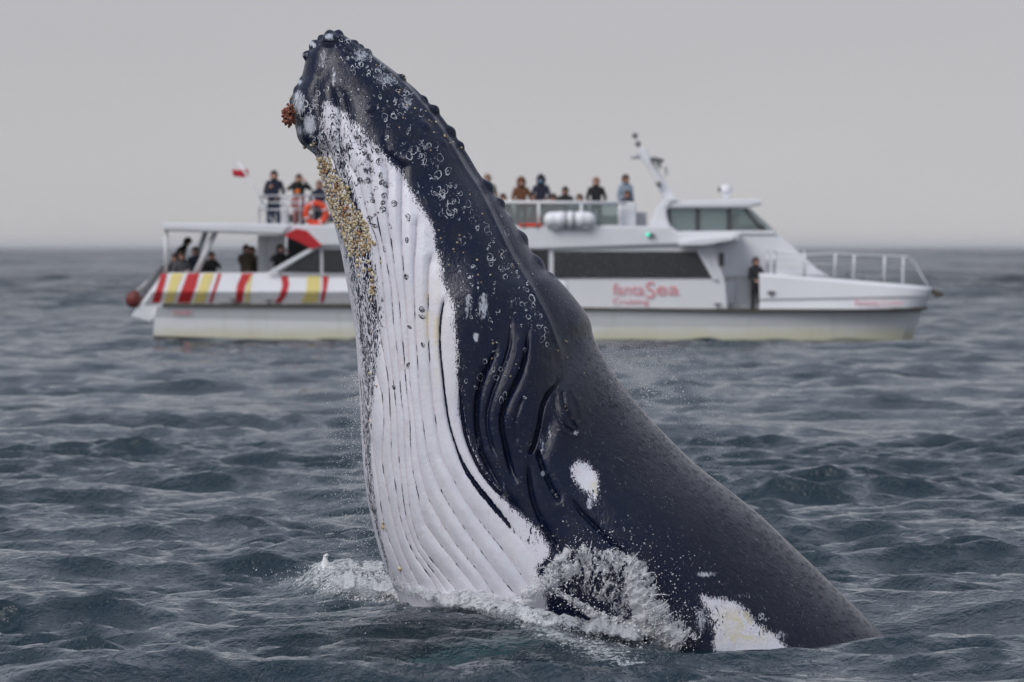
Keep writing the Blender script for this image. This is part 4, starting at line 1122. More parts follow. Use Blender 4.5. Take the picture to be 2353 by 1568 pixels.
    # searchlight on the wheelhouse roof
    prism('searchlight_base', rect(1662, 446, 1676, 458), D + 2.6, D + 2.9, M_POST, B, 0.02)
    link('searchlight', ball_me('searchlight', W(1668, 436, D + 2.7), 0.17, M_POST, (1.15, 1.0, 0.95)), B)
    prism('loudhailer', rect(1650, 430, 1658, 442), D + 2.6, D + 2.8, M_GREY, B, 0.02)
    # --- navigation light
    prism('light_box', rect(1487, 536, 1503, 544), D - 0.12, D - 0.03, M_GREY, B, 0.01)
    link('navigation_light', ball_me('navigation_light', W(1489, 540, D - 0.12), 0.055, M_GLOW), B)
    # --- railings: aft upper deck, glass-panelled rail, bow rail
    for y in (450, 466, 482):
        tube('rail', [W(596, y, D + 0.3), W(780, y, D + 0.3)], 0.024, M_STEEL, B)
    for x in (596, 612, 660, 690, 720, 752):
        tube('rail_post', [W(x, 449, D + 0.3), W(x, 518, D + 0.3)], 0.028, M_STEEL, B)
    for y in (452, 470):
        tube('rail', [W(600, y, far - 0.3), W(780, y, far - 0.3)], 0.03, M_POST, B)
    tube('rail', [W(596, 450, D + 0.3), W(598, 450, far - 0.3)], 0.035, M_POST, B)
    prism('wind_panel', rect(645, 452, 663, 516), D + 1.0, D + 1.1, M_POST, B)
    tube('rail', [W(1120, 465, D + 0.25), W(1440, 467, D + 0.25)], 0.05, M_POST, B)
    tube('rail', [W(1120, 468, far - 0.25), W(1440, 470, far - 0.25)], 0.05, M_POST, B)
    for x in (1150, 1238, 1336, 1424):
        tube('rail_post', [W(x, 465, D + 0.25), W(x, 522, D + 0.25)], 0.045, M_POST, B)
    for x0, x1 in ((1124, 1147), (1153, 1235), (1241, 1333), (1339, 1421)):
        prism('glass_panel', rect(x0, 469, x1, 518), D + 0.24, D + 0.26, M_CLEAR, B)
    prism('deck_locker', rect(1426, 464, 1462, 523), D + 0.5, D + 1.6, M_GEL, B, 0.04)
    prism('deck_locker', rect(1462, 488, 1486, 523), D + 1.8, D + 2.6, M_STEEL, B, 0.02)
    prism('bench_row', rect(1150, 496, 1425, 518), D + 3.2, D + 3.6, M_SHADE, B, 0.03)
    prism('bench_row', rect(640, 492, 770, 512), D + 3.8, D + 4.2, M_SHADE, B, 0.03)
    tops = [W(1775, 574, D + 0.5), W(1850, 586, D + 0.15), W(1920, 583, D + 0.25), W(1963, 586, D + 0.35), W(2033, 588, D + 0.6), W(2085, 590, D + 0.9), W(2100, 602, D + 1.0), W(2122, 640, D + 1.08), W(2134, 657, D + 1.1)]
    tube('bow_rail', tops, 0.022, M_POST, B)
    tube('bow_rail', [W(1850, 607, D + 0.15), W(1963, 608, D + 0.35), W(2033, 610, D + 0.6), W(2104, 612, D + 1.0)], 0.012, M_STEEL, B)
    for x, yt, yb, dd in ((1850, 586, 636, 0.15), (1920, 583, 634, 0.25), (1963, 586, 640, 0.35), (2033, 588, 648, 0.6), (2076, 590, 652, 0.85)):
        tube('rail_post', [W(x, yt, D + dd), W(x - 2, yb, D + dd)], 0.034, M_POST, B)
    # boarding stair by the forward door
    for k, (y, x0, x1) in enumerate(((581, 1776, 1815), (596, 1776, 1830), (611, 1776, 1842), (626, 1776, 1850))):
        prism('stair_rail', rect(x0, y, x1, y + 4), D + 0.3, D + 0.38, M_POST, B)
    for x in (1764, 1779, 1848):
        tube('rail_post', [W(x, 576, D + 0.3), W(x, 636, D + 0.3)], 0.045, M_STEEL, B)
    for x, y in ((1772, 671), (1650, 699), (618, 690), (536, 688)):
        prism('mooring_cleat', [(x - 9, y - 2), (x + 9, y - 2), (x + 9, y + 2), (x + 3, y + 3), (x + 3, y + 9), (x - 3, y + 9), (x - 3, y + 3), (x - 9, y + 2)], D - 0.09, D + 0.02, M_GREY, B, 0.01)
    for x in (1947, 1982, 2024):
        prism('deck_cleat', rect(x - 4, 629 + (x - 1947) * 0.15, x + 4, 639 + (x - 1947) * 0.15), D + 0.45, D + 0.6, M_GREY, B, 0.01)
    prism('bow_anchor', [(2143, 664), (2166, 672), (2170, 680), (2152, 684), (2142, 676)], D + 1.0, D + 1.3, M_RAILB, B, 0.02)
    # --- lettering
    def text(name, body, x0, x1, ybase, d, mat, h=None):
        cu = bpy.data.curves.new(name, 'FONT'); cu.body = body; cu.extrude = 0.004
        t = bpy.data.objects.new(name, cu); COL.objects.link(t)
        bpy.context.view_layer.update()
        me = bpy.data.meshes.new_from_object(t.evaluated_get(bpy.context.evaluated_depsgraph_get()))
        bpy.data.objects.remove(t)
        co = np.empty(len(me.vertices) * 3, np.float32); me.vertices.foreach_get('co', co); co = co.reshape(-1, 3)
        a, b = W(x0, ybase, d), W(x1, ybase, d)
        k = (b[0] - a[0]) / (co[:, 0].max() - co[:, 0].min())
        kz = k if h is None else h * (b[0] - a[0]) / (x1 - x0) / (co[:, 1].max() - co[:, 1].min())
        out = np.stack([a[0] + (co[:, 0] - co[:, 0].min()) * k, d + (-co[:, 2]) - 0.012, a[2] + co[:, 1] * kz], 1)
        me.vertices.foreach_set('co', out.astype(np.float32).ravel()); me.update()
        me.materials.clear(); me.materials.append(mat)
        return link(name, me, B)
    text('lettering', 'fanta', 1408, 1480, 678, D + 0.085, M_TEXT, 27)
    text('lettering', 'S', 1484, 1505, 685, D + 0.085, M_TEXT, 38)
    text('lettering', 'ea', 1508, 1560, 678, D + 0.085, M_TEXT, 20)
    text('lettering', 'Cruising', 1408, 1490, 699, D + 0.085, M_TEXT, 18)
    text('bow_lettering', 'Fantasea Cruiser', 1965, 2076, 701, D - 0.03, M_TEXT, 12)
    text('stern_lettering', 'SYDNEY', 397, 441, 724, D + 0.05, M_TEXT, 11)
    return B
BOAT = build_boat()

# things carried on the boat
def build_gear():
    D = D_BOAT
    # liferaft canister with its ribs and cradle
    c = empty('liferaft_canister', W(1310, 524, D + 0.0), 'white ribbed liferaft canister lying on the upper deck edge', 'liferaft')
    bm = bmesh.new()
    xs = [1250, 1251, 1256, 1262, 1266, 1270, 1282, 1284, 1292, 1294, 1304, 1306, 1316, 1318, 1328, 1330, 1340, 1342, 1352, 1356, 1362, 1368, 1370]
    rs = [0.02, 0.12, 0.19, 0.225, 0.235, 0.235, 0.235, 0.25, 0.25, 0.235, 0.235, 0.25, 0.25, 0.235, 0.235, 0.25, 0.25, 0.235, 0.235, 0.225, 0.19, 0.11, 0.02]
    rings = []
    for x, r in zip(xs, rs):
        p = W(x, 506, D - 0.05)
        rings.append([bm.verts.new((p[0], p[1] + r * math.cos(k * math.pi / 10), p[2] + r * math.sin(k * math.pi / 10))) for k in range(20)])
    for a, b in zip(rings, rings[1:]):
        for k in range(20):
            bm.faces.new((a[k], a[(k + 1) % 20], b[(k + 1) % 20], b[k])).smooth = True
    bm.faces.new(rings[0][::-1]); bm.faces.new(rings[-1])
    bmesh.ops.recalc_face_normals(bm, faces=bm.faces)
    me = bpy.data.meshes.new('shell'); bm.to_mesh(me); bm.free(); me.materials.append(M_GEL)
    link('shell', me, c)
    for x in (1300, 1318):
        p = W(x, 506, D - 0.05)
        tube('strap', [(p[0], p[1] + 0.257 * math.cos(a), p[2] + 0.257 * math.sin(a)) for a in np.linspace(0, 2 * math.pi, 24)], 0.02, M_GREY, c)
    for x in (1275, 1346):
        prism('cradle', [(x - 6, 518), (x + 6, 518), (x + 8, 526), (x - 8, 526)], D - 0.2, D + 0.25, M_STEEL, c)
    # lifebuoy on the aft rail
    lb = empty('lifebuoy', W(725, 515, D + 0.2), 'orange lifebuoy hanging on the aft upper rail', 'lifebuoy')
    bm = bmesh.new(); cc = W(726, 491, D + 0.16)
    n1, n2, R, r = 40, 12, 0.285, 0.085
    vv = [[bm.verts.new((cc[0] + (R + r * math.cos(b)) * math.cos(a), cc[1] + 0.8 * r * math.sin(b), cc[2] + (R + r * math.cos(b)) * math.sin(a)))
           for b in np.linspace(0, 2 * math.pi, n2, endpoint=False)] for a in np.linspace(0, 2 * math.pi, n1, endpoint=False)]
    for i in range(n1):
        for j in range(n2):
            bm.faces.new((vv[i][j], vv[(i + 1) % n1][j], vv[(i + 1) % n1][(j + 1) % n2], vv[i][(j + 1) % n2])).smooth = True
    bmesh.ops.recalc_face_normals(bm, faces=bm.faces)
    me = bpy.data.meshes.new('ring'); bm.to_mesh(me); bm.free(); me.materials.append(M_ORANGE); link('ring', me, lb)
    for a in (0.4, 2.0, 3.6, 5.2):
        pts = [(cc[0] + (R + 1.08 * r * math.cos(b)) * math.cos(a), cc[1] + 0.87 * r * math.sin(b), cc[2] + (R + 1.08 * r * math.cos(b)) * math.sin(a)) for b in np.linspace(0, 2 * math.pi, 13)]
        tube('band', pts, 0.022, M_POST, lb)
    # orange float stowed on deck
    fl = empty('rescue_float', W(1220, 523, D + 0.1), 'orange rescue float lying beside the liferaft canister', 'float')
    prism('float_slab', rect(1190, 514, 1247, 523), D - 0.05, D + 0.9, M_ORANGE, fl, 0.05)
    for x in (1203, 1234): prism('strap', rect(x - 2, 513, x + 2, 524), D - 0.07, D + 0.92, M_GREY, fl, 0.01)
    # stern ball fender
    bf = empty('ball_fender', W(306, 706, D + 0.3), 'faded dark red ball fender hanging off the stern quarter', 'fender')
    link('ball', ball_me('ball', W(307, 689, D + 0.3), 0.235, M_BUOY, (1, 1, 1.05), 3), bf)
    tube('eye_neck', [W(310, 676, D + 0.3), W(314, 668, D + 0.3)], 0.06, M_BUOY, bf)
    tube('rope', [W(314, 668, D + 0.3), W(340, 646, D + 0.35), W(370, 618, D + 0.4)], 0.025, M_POST, bf)
    # ensign on its raked staff
    es = empty('ensign', W(628, 512, D + 0.9), 'red ensign flying from a raked staff over the stern', 'flag')
    tube('staff', [W(628, 512, D + 0.9), W(590, 440, D + 0.9), W(547, 372, D + 0.9)], 0.03, M_POST, es)
    V, F = [], []
    for i in range(9):
        for j in range(5):
            u, v = i / 8, j / 4
            x = 569 + v * 3 - u * 36; y = 389 + v * 18 + u * (3 + 2 * math.sin(u * 5)) - 3 * u * v
            p = W(x, y, D + 0.9); V.append((p[0], p[1] + 0.07 * math.sin(u * 9 + v), p[2]))
    for i in range(8):
        for j in range(4): F.append((i * 5 + j, i * 5 + j + 1, (i + 1) * 5 + j + 1, (i + 1) * 5 + j))
    fo = link('flag_cloth', mesh_np('flag_cloth', V, F, M_FLAG), es)
    md = fo.modifiers.new('thick', 'SOLIDIFY'); md.thickness = 0.008
    V, F = [], []
    for i in range(5):                                   # the paler device near the hoist
        for j in range(3):
            u, v = 0.06 + 0.28 * i / 4, 0.08 + 0.4 * j / 2
            x = 569 + v * 3 - u * 36; y = 389 + v * 18 + u * (3 + 2 * math.sin(u * 5)) - 3 * u * v
            p = W(x, y, D + 0.9); V.append((p[0], p[1] + 0.07 * math.sin(u * 9 + v) - 0.012, p[2]))
    for i in range(4):
        for j in range(2): F.append((i * 3 + j, i * 3 + j + 1, (i + 1) * 3 + j + 1, (i + 1) * 3 + j))
    link('flag_canton', mesh_np('flag_canton', V, F, simple('flag_canton_blue', (0.25, 0.10, 0.22), 0.8)), es)
build_gear()
# ------------------------------------------------------------------ people on board
M_SKIN = [simple('skin_tone_%d' % i, c, 0.55) for i, c in enumerate([(0.48, 0.27, 0.20), (0.36, 0.19, 0.13), (0.55, 0.34, 0.27)])]
_mats = {}
def cloth(c):
    if c not in _mats: _mats[c] = simple('cloth_%d' % len(_mats), c, 0.85, var=0.35, scale=9)
    return _mats[c]
NAVY, BLACK, BROWN, TAN, GREYC, PINK, WHITEC, DENIM, ORNG = (0.010, 0.013, 0.035), (0.010, 0.010, 0.012), (0.16, 0.065, 0.025), (0.12, 0.085, 0.05), (0.09, 0.09, 0.10), (0.42, 0.17, 0.17), (0.62, 0.64, 0.68), (0.03, 0.05, 0.11), (0.75, 0.17, 0.015)
HAIR_D, HAIR_B, HAIR_L = (0.012, 0.010, 0.009), (0.06, 0.03, 0.015), (0.25, 0.17, 0.10)
def person(label, head, dist, top, legs=NAVY, hair=HAIR_D, pose='stand', turn=0.0, height=1.72, hat=None, skin=0, hood=False, lean=0.0, tilt=0.0, extra=None, group='passengers watching from the boat'):
    """head: pixel of the middle of the head; the figure hangs down from there"""
    h = height / 1.72
    J = {'pelvis': (0, 0, 0.95), 'belly': (0, 0, 1.12), 'chest': (0, 0.01, 1.34), 'neck': (0, 0.0, 1.49), 'jaw': (0, -0.03, 1.56), 'skull': (0, -0.01, 1.64), 'crown': (0, 0.0, 1.70)}
    R = {'pelvis': .155, 'belly': .150, 'chest': .165, 'neck': .062, 'jaw': .078, 'skull': .098, 'crown': .070}
    E = [('pelvis', 'belly'), ('belly', 'chest'), ('chest', 'neck'), ('neck', 'jaw'), ('jaw', 'skull'), ('skull', 'crown')]
    for s, n in ((-1, 'l'), (1, 'r')):
        J['sh' + n] = (s * .185, 0.01, 1.41)
        if pose == 'photo':
            J['el' + n] = (s * .27, -0.16, 1.24); J['wr' + n] = (s * .10, -0.26, 1.50); J['ha' + n] = (s * .05, -0.27, 1.58); J['fi' + n] = (s * .035, -0.24, 1.63)
        elif pose == 'wide':
            J['el' + n] = (s * .36, -0.10, 1.30); J['wr' + n] = (s * .16, -0.24, 1.52); J['ha' + n] = (s * .08, -0.25, 1.60); J['fi' + n] = (s * .05, -0.23, 1.65)
        elif pose in ('rail', 'sit'):
            J['el' + n] = (s * .27, -0.06, 1.14); J['wr' + n] = (s * .20, -0.28, 1.06); J['ha' + n] = (s * .17, -0.36, 1.04); J['fi' + n] = (s * .15, -0.43, 1.01)
        else:
            J['el' + n] = (s * .25, 0.03, 1.13); J['wr' + n] = (s * .25, -0.06, 0.89); J['ha' + n] = (s * .245, -0.09, 0.81); J['fi' + n] = (s * .235, -0.10, 0.74)
        J['hip' + n] = (s * .095, 0, 0.90)
        if pose == 'sit':
            J['kn' + n] = (s * .12, -0.42, 0.88); J['an' + n] = (s * .12, -0.45, 0.47); J['to' + n] = (s * .13, -0.60, 0.43)
        else:
            J['kn' + n] = (s * .105, -0.02, 0.50); J['an' + n] = (s * .11, 0.03, 0.09); J['to' + n] = (s * .12, -0.13, 0.04)
        R.update({'sh' + n: .075, 'el' + n: .055, 'wr' + n: .036, 'ha' + n: .040, 'fi' + n: .018, 'hip' + n: .10, 'kn' + n: .068, 'an' + n: .045, 'to' + n: .034})
        E += [('chest', 'sh' + n), ('sh' + n, 'el' + n), ('el' + n, 'wr' + n), ('wr' + n, 'ha' + n), ('ha' + n, 'fi' + n), ('pelvis', 'hip' + n), ('hip' + n, 'kn' + n), ('kn' + n, 'an' + n), ('an' + n, 'to' + n)]
    ca, sa = math.cos(lean), math.sin(lean)
    upper = [k for k in J if not k[:2] in ('hi', 'kn', 'an', 'to') and k != 'pelvis']
    for k in upper:                                       # bend forward at the hip
        x, y, z = J[k]; z -= 0.95
        J[k] = (x, y * ca - z * sa, z * ca + y * sa + 0.95)
    names = list(J)
    co = np.array([J[k] for k in names]) * h
    ct, st = math.cos(turn), math.sin(turn)
    def turned(p): return np.stack([p[:, 0] * ct - p[:, 1] * st, p[:, 0] * st + p[:, 1] * ct, p[:, 2]], 1)
    co = turned(co)
    me = bpy.data.meshes.new('skeleton'); me.from_pydata([tuple(c) for c in co], [(names.index(a), names.index(b)) for a, b in E], []); me.update()
    t = bpy.data.objects.new('skeleton', me); COL.objects.link(t)
    md = t.modifiers.new('skin', 'SKIN')
    for i, k in enumerate(names):
        v = me.skin_vertices[0].data[i]
        rx = R[k] * h
        v.radius = (rx, rx * (0.72 if k in ('belly', 'chest', 'pelvis') else 1.0)); v.use_root = (k == 'pelvis')
    sb = t.modifiers.new('sub', 'SUBSURF'); sb.levels = 2; sb.render_levels = 2
    bpy.context.view_layer.update()
    bme = bpy.data.meshes.new_from_object(t.evaluated_get(bpy.context.evaluated_depsgraph_get()))
    bpy.data.objects.remove(t); bpy.data.meshes.remove(me)
    # clothing colours by the nearest bone
    def mat_of(a, b):
        if 'jaw' in (a, b) or 'skull' in (a, b) or 'crown' in (a, b): return 0
        if a[:2] in ('ha', 'wr') and b[:2] in ('ha', 'fi'): return 0
        if a[:2] in ('hi', 'kn') and b[:2] in ('kn', 'an'): return 2
        if b[:2] == 'to': return 3
        return 1
    C_ = np.array([p.center for p in bme.polygons])
    best = np.full(len(C_), 1e9); mi = np.zeros(len(C_), np.int32)
    for a, b in E:
        A_, B_ = co[names.index(a)], co[names.index(b)]
        dv = B_ - A_; tt = np.clip(((C_ - A_) @ dv) / (dv @ dv), 0, 1)
        d = np.linalg.norm(C_ - A_ - tt[:, None] * dv, axis=1) / (0.5 * (R[a] + R[b]) * h)
        k = d < best; best = np.where(k, d, best); mi = np.where(k, mat_of(a, b), mi)
    bme.materials.clear()
    for m_ in (M_SKIN[skin], cloth(top), cloth(legs), cloth(BLACK)): bme.materials.append(m_)
    bme.polygons.foreach_set('material_index', mi); bme.polygons.foreach_set('use_smooth', np.ones(len(mi), bool)); bme.update()
    hd = co[names.index('skull')]
    tgt = np.array(W(head[0], head[1], dist)); base = tgt - hd
    base[2] = tgt[2] - hd[2]
    p = empty('person', tuple(base), label, 'person', group)
    bme.transform(Matrix.Translation(Vector(base)))
    link('body', bme, p)
    # hair or hood: a cap over crown, back and sides of the head
    def cap(name, mat, r, front, low):
        bm = bmesh.new(); bmesh.ops.create_icosphere(bm, subdivisions=3, radius=1.0)
        dele = [f for f in bm.faces if f.calc_center_median().y < front and f.calc_center_median().z < 0.28 or f.calc_center_median().z < low]
        bmesh.ops.delete(bm, geom=dele, context='FACES')
        for v in bm.verts:
            k = 1 + 0.04 * math.sin(v.co.x * 9 + v.co.z * 7)
            v.co = Vector((v.co.x * r * 0.92 * k, v.co.y * r * 1.08 * k + 0.01, v.co.z * r * (1.12 if v.co.z > 0 else 1.5) * k))
        for f in bm.faces: f.smooth = True
        m2 = bpy.data.meshes.new(name); bm.to_mesh(m2); bm.free(); m2.materials.append(mat)
        m2.transform(Matrix.Translation(Vector(tgt)) @ Matrix.Rotation(turn, 4, 'Z') @ Matrix.Rotation(lean * 0.7, 4, 'X'))
        o = link(name, m2, p)
        s_ = o.modifiers.new('thick', 'SOLIDIFY'); s_.thickness = 0.018 * h
        return o
    if hood: cap('hood', cloth(top), 0.150 * h, -0.55, -0.95)
    cap('hair', cloth(hair), 0.122 * h, -0.25, -0.75 if hood is False else -0.6)
    if hat: cap('hat', cloth(hat), 0.137 * h, -2.0, 0.12)
    # nose and brow give the head a face
    def fpt(x, y, z): return Vector(tgt) + Matrix.Rotation(turn, 3, 'Z') @ Vector((x * h, y * h, z * h))
    tube('nose', [fpt(0, -0.085, 0.025), fpt(0, -0.125, -0.028)], 0.010 * h, M_SKIN[skin], p, 0.018 * h, 6)
    if extra == 'mask': link('face_mask', ball_me('face_mask', fpt(0, -0.055, -0.055), 0.075 * h, cloth((0.12, 0.33, 0.55)), (1, 0.9, 0.8)), p)
    return p
D = D_BOAT
# aft deck, under the canopy
person('person in black jacket bending forward beside the aft canopy post', (432, 556), D + 2.2, BLACK, BLACK, HAIR_D, 'rail', turn=1.25, lean=0.65)
person('person with bare face sitting low beside the aft canopy post', (418, 588), D + 1.0, GREYC, NAVY, HAIR_B, 'sit', turn=0.3)
person('person in dark navy jacket sitting behind the sloping canopy brace', (449, 577), D + 1.2, NAVY, NAVY, HAIR_B, 'sit', turn=-0.3, skin=2)
person('person in black with hands raised, sitting just ahead of the canopy brace', (486, 588), D + 0.9, BLACK, TAN, HAIR_D, 'photo', turn=0.1, height=1.6)
person('taller of the two people in brown coats on the aft deck', (566, 572), D + 1.3, TAN, TAN, HAIR_D, 'photo', turn=0.4)
person('shorter of the two people in brown coats, nearer the cabin', (579, 576), D + 1.7, (0.10, 0.06, 0.035), TAN, HAIR_B, 'photo', turn=-0.2, height=1.66)
person('dark-haired person in black by the cabin doorway under the red swoosh', (644, 572), D + 0.8, BLACK, BLACK, HAIR_D, 'wide', turn=0.5)
person('person in black huddled at the rail end by the striped bulwark', (402, 592), D + 1.6, BLACK, BLACK, HAIR_D, 'sit', turn=-0.5)
person('person in dark brown sitting between the brace and the raised hands', (466, 596), D + 1.7, (0.05, 0.03, 0.02), BLACK, HAIR_D, 'sit', turn=0.6, skin=1)
# upper deck, stern end
person('tall person in navy jacket standing at the stern end of the upper deck', (630, 402), D + 1.4, NAVY, DENIM, HAIR_D, 'rail', turn=0.1, height=1.78)
person('pink-faced child in navy held in front of the tall navy figure', (623, 426), D + 0.9, NAVY, NAVY, NAVY, 'rail', turn=0.1, height=1.22, hood=True, skin=2)
person('person in black with both elbows out, photographing from the upper stern rail', (687, 410), D + 1.2, BLACK, BLACK, HAIR_B, 'wide', turn=0.2, height=1.70)
person('child in orange hat and pink clothes at the upper stern rail', (684, 444), D + 0.7, PINK, PINK, HAIR_B, 'rail', turn=0.2, height=1.25, hat=ORNG)
person('person in navy behind the lifebuoy, half hidden by the whale', (734, 424), D + 1.0, NAVY, NAVY, HAIR_L, 'rail', turn=-0.3)
# upper deck, behind the glass-panelled rail
person('person almost hidden behind the whale at the glass rail', (1120, 410), D + 1.6, TAN, NAVY, HAIR_L, 'stand')
person('red-haired person sitting low beside the whale behind the glass rail', (1156, 455), D + 1.0, (0.09, 0.02, 0.02), NAVY, (0.06, 0.012, 0.01), 'sit')
person('person in rust brown hooded coat standing at the glass rail', (1198, 418), D + 1.4, BROWN, NAVY, HAIR_B, 'rail', hood=True, turn=0.2)
person('small child in brown between the brown coat and the blue mask', (1226, 452), D + 0.9, (0.09, 0.045, 0.03), NAVY, HAIR_B, 'stand', height=1.2)
person('person in navy jacket with blue face mask at the glass rail', (1243, 413), D + 1.4, NAVY, NAVY, (0.10, 0.12, 0.26), 'rail', extra='mask', turn=-0.2, hood=True)
person('seated passenger with low head just right of the navy jacket', (1272, 455), D + 1.0, (0.10, 0.05, 0.045), NAVY, HAIR_D, 'sit', skin=1)
person('person in black with dark hair above the liferaft canister', (1299, 438), D + 1.2, BLACK, BLACK, HAIR_D, 'rail', height=1.6, skin=1)
person('low pale head above the right half of the liferaft canister', (1332, 456), D + 1.0, GREYC, NAVY, HAIR_B, 'sit', skin=2)
person('bald man in open black jacket over a white shirt at the rail', (1370, 417), D + 1.3, BLACK, BLACK, (0.30, 0.19, 0.15), 'rail', turn=0.05)
person('slim person in pale blue shirt at the forward end of the rail', (1438, 411), D + 2.6, (0.33, 0.40, 0.48), DENIM, HAIR_B, 'stand', turn=0.6, skin=1)
person('person in dark grey sitting in front of the pale blue shirt', (1441, 446), D + 1.7, (0.035, 0.035, 0.05), BLACK, HAIR_B, 'rail', height=1.45, skin=1)
person('skipper in black seen through the wheelhouse windows', (1690, 500), D + 2.6, BLACK, BLACK, HAIR_D, 'sit', turn=1.2)
person('person in charcoal coat standing at the open forward door', (1737, 601), D + 0.45, (0.03, 0.03, 0.034), BLACK, HAIR_B, 'rail', turn=0.5, height=1.64)
# ------------------------------------------------------------------ white water, splash and spray
def spray_mat(name, white, trans):
    s = N(name)
    n = s.noise(s.coord(), 45.0, 4.0, 0.65)
    b = s.bump(s.noise(s.coord(), 70.0, 4.0, 0.6), 0.5, 0.01)
    return s.done(s.bsdf(Base_Color=s.mix(n, tuple(v * .72 for v in white), white), Roughness=0.12, IOR=1.333, Transmission_Weight=trans, Normal=b))
M_SPRAY = spray_mat('splash_water', (0.92, 0.93, 0.96), 0.12)
M_FOAM = spray_mat('broken_foam', (0.92, 0.93, 0.95), 0.05)
def ico(sub):
    bm = bmesh.new(); bmesh.ops.create_icosphere(bm, subdivisions=sub, radius=1.0)
    v = np.array([tuple(x.co) for x in bm.verts]); f = np.array([[x.index for x in q.verts] for q in bm.faces]); bm.free()
    return v, f
OCT = (np.array([(1, 0, 0), (-1, 0, 0), (0, 1, 0), (0, -1, 0), (0, 0, 1), (0, 0, -1)], float),
       np.array([(0, 2, 4), (2, 1, 4), (1, 3, 4), (3, 0, 4), (2, 0, 5), (1, 2, 5), (3, 1, 5), (0, 3, 5)]))
ICO0, ICO1 = ico(1), ico(2)
def rand_rot(n):
    q = rng.normal(size=(n, 4)); q /= np.linalg.norm(q, axis=1, keepdims=True)
    w, x, y, z = q.T
    return np.stack([1 - 2 * (y * y + z * z), 2 * (x * y - z * w), 2 * (x * z + y * w), 2 * (x * y + z * w), 1 - 2 * (x * x + z * z), 2 * (y * z - x * w),
                     2 * (x * z - y * w), 2 * (y * z + x * w), 1 - 2 * (x * x + y * y)], 1).reshape(n, 3, 3)
def scatter(base, pos, size, aniso=0.4, lump=0.0):
    bv, bf = base
    n = len(pos)
    sc = np.asarray(size)[:, None] * (1 + aniso * rng.uniform(-1, 1, (n, 3)))
    v = bv[None] * sc[:, None]
    if lump: v = v * (1 + lump * rng.normal(size=(n, len(bv), 1)))
    v = np.einsum('nij,nkj->nki', rand_rot(n), v) + np.asarray(pos)[:, None]
    f = bf[None] + (np.arange(n) * len(bv))[:, None, None]
    return v.reshape(-1, 3), f.reshape(-1, 3)
def along(line, n, power=1.0):
    line = np.asarray(catmull(line, 6), float)
    s = np.concatenate([[0], np.cumsum(np.linalg.norm(np.diff(line, axis=0), axis=1))])
    t = rng.random(n) ** power * s[-1]
    x, y = np.interp(t, s, line[:, 0]), np.interp(t, s, line[:, 1])
    i = np.clip(np.searchsorted(s, t) - 1, 0, len(line) - 2)
    d = line[i + 1] - line[i]; d /= np.linalg.norm(d, axis=1, keepdims=True)
    return np.stack([x, y], 1), np.stack([d[:, 1], -d[:, 0]], 1), t / s[-1]
def skin_pos(P, off):
    """points in front of the skin (or of the whale's near side where the ray misses)"""
    out = []
    for (x, y), o in zip(P, off):
        loc, nor = on_skin(x, y)
        d = (loc.y if loc is not None else D_WHALE - 0.3) - o
        out.append(W(x, y, d))
    return np.array(out)
def strands_me(starts, dirs, length, rad, seg=5, nsg=6):
    """tapered wobbling filaments with a bead at the tip"""
    V, F = [], []
    for p, d, ln, r in zip(starts, dirs, length, rad):
        b = len(V); p = np.array(p); d = d / np.linalg.norm(d)
        u = np.cross(d, (0.2, 0.9, 0.3)); u /= np.linalg.norm(u); v = np.cross(d, u)
        wob = rng.normal(size=(2, 2)) * 0.12 * ln
        for i in range(nsg + 1):
            t = i / nsg
            c = p + d * ln * t + u * wob[0, 0] * math.sin(3 * t) + v * wob[1, 0] * math.sin(4 * t + wob[1, 1] * 50) + np.array([0, 0, -0.25 * ln * t * t])
            rr = r * ((1 - t) ** 0.7 * (0.75 + 0.5 * rng.random()) + 0.16) * (1.9 if i == nsg - 1 else 1) * (0.35 if i == nsg else 1)
            for k in range(seg):
                a = 2 * math.pi * k / seg
                V.append(c + (u * math.cos(a) + v * math.sin(a)) * rr)
        for i in range(nsg):
            for k in range(seg):
                F.append((b + i * seg + k, b + i * seg + (k + 1) % seg, b + (i + 1) * seg + (k + 1) % seg, b + (i + 1) * seg + k))
    return np.array(V), np.array(F)
def sea_pts(P, z=0.1):
    """points on the water surface seen at the pixels"""
    h = np.full(len(P), z)
    for _ in range(4):
        g = np.array([G(x, y, k) for (x, y), k in zip(P, h)])
        h = 0.5 * h + 0.5 * sea_height(g[:, 0].copy(), g[:, 1].copy(), np.full(len(g), 0.6))[2]
    g[:, 2] = 0.4 * h + 0.6 * sea_height(g[:, 0].copy(), g[:, 1].copy(), np.full(len(g), 0.08))[2]
    return g
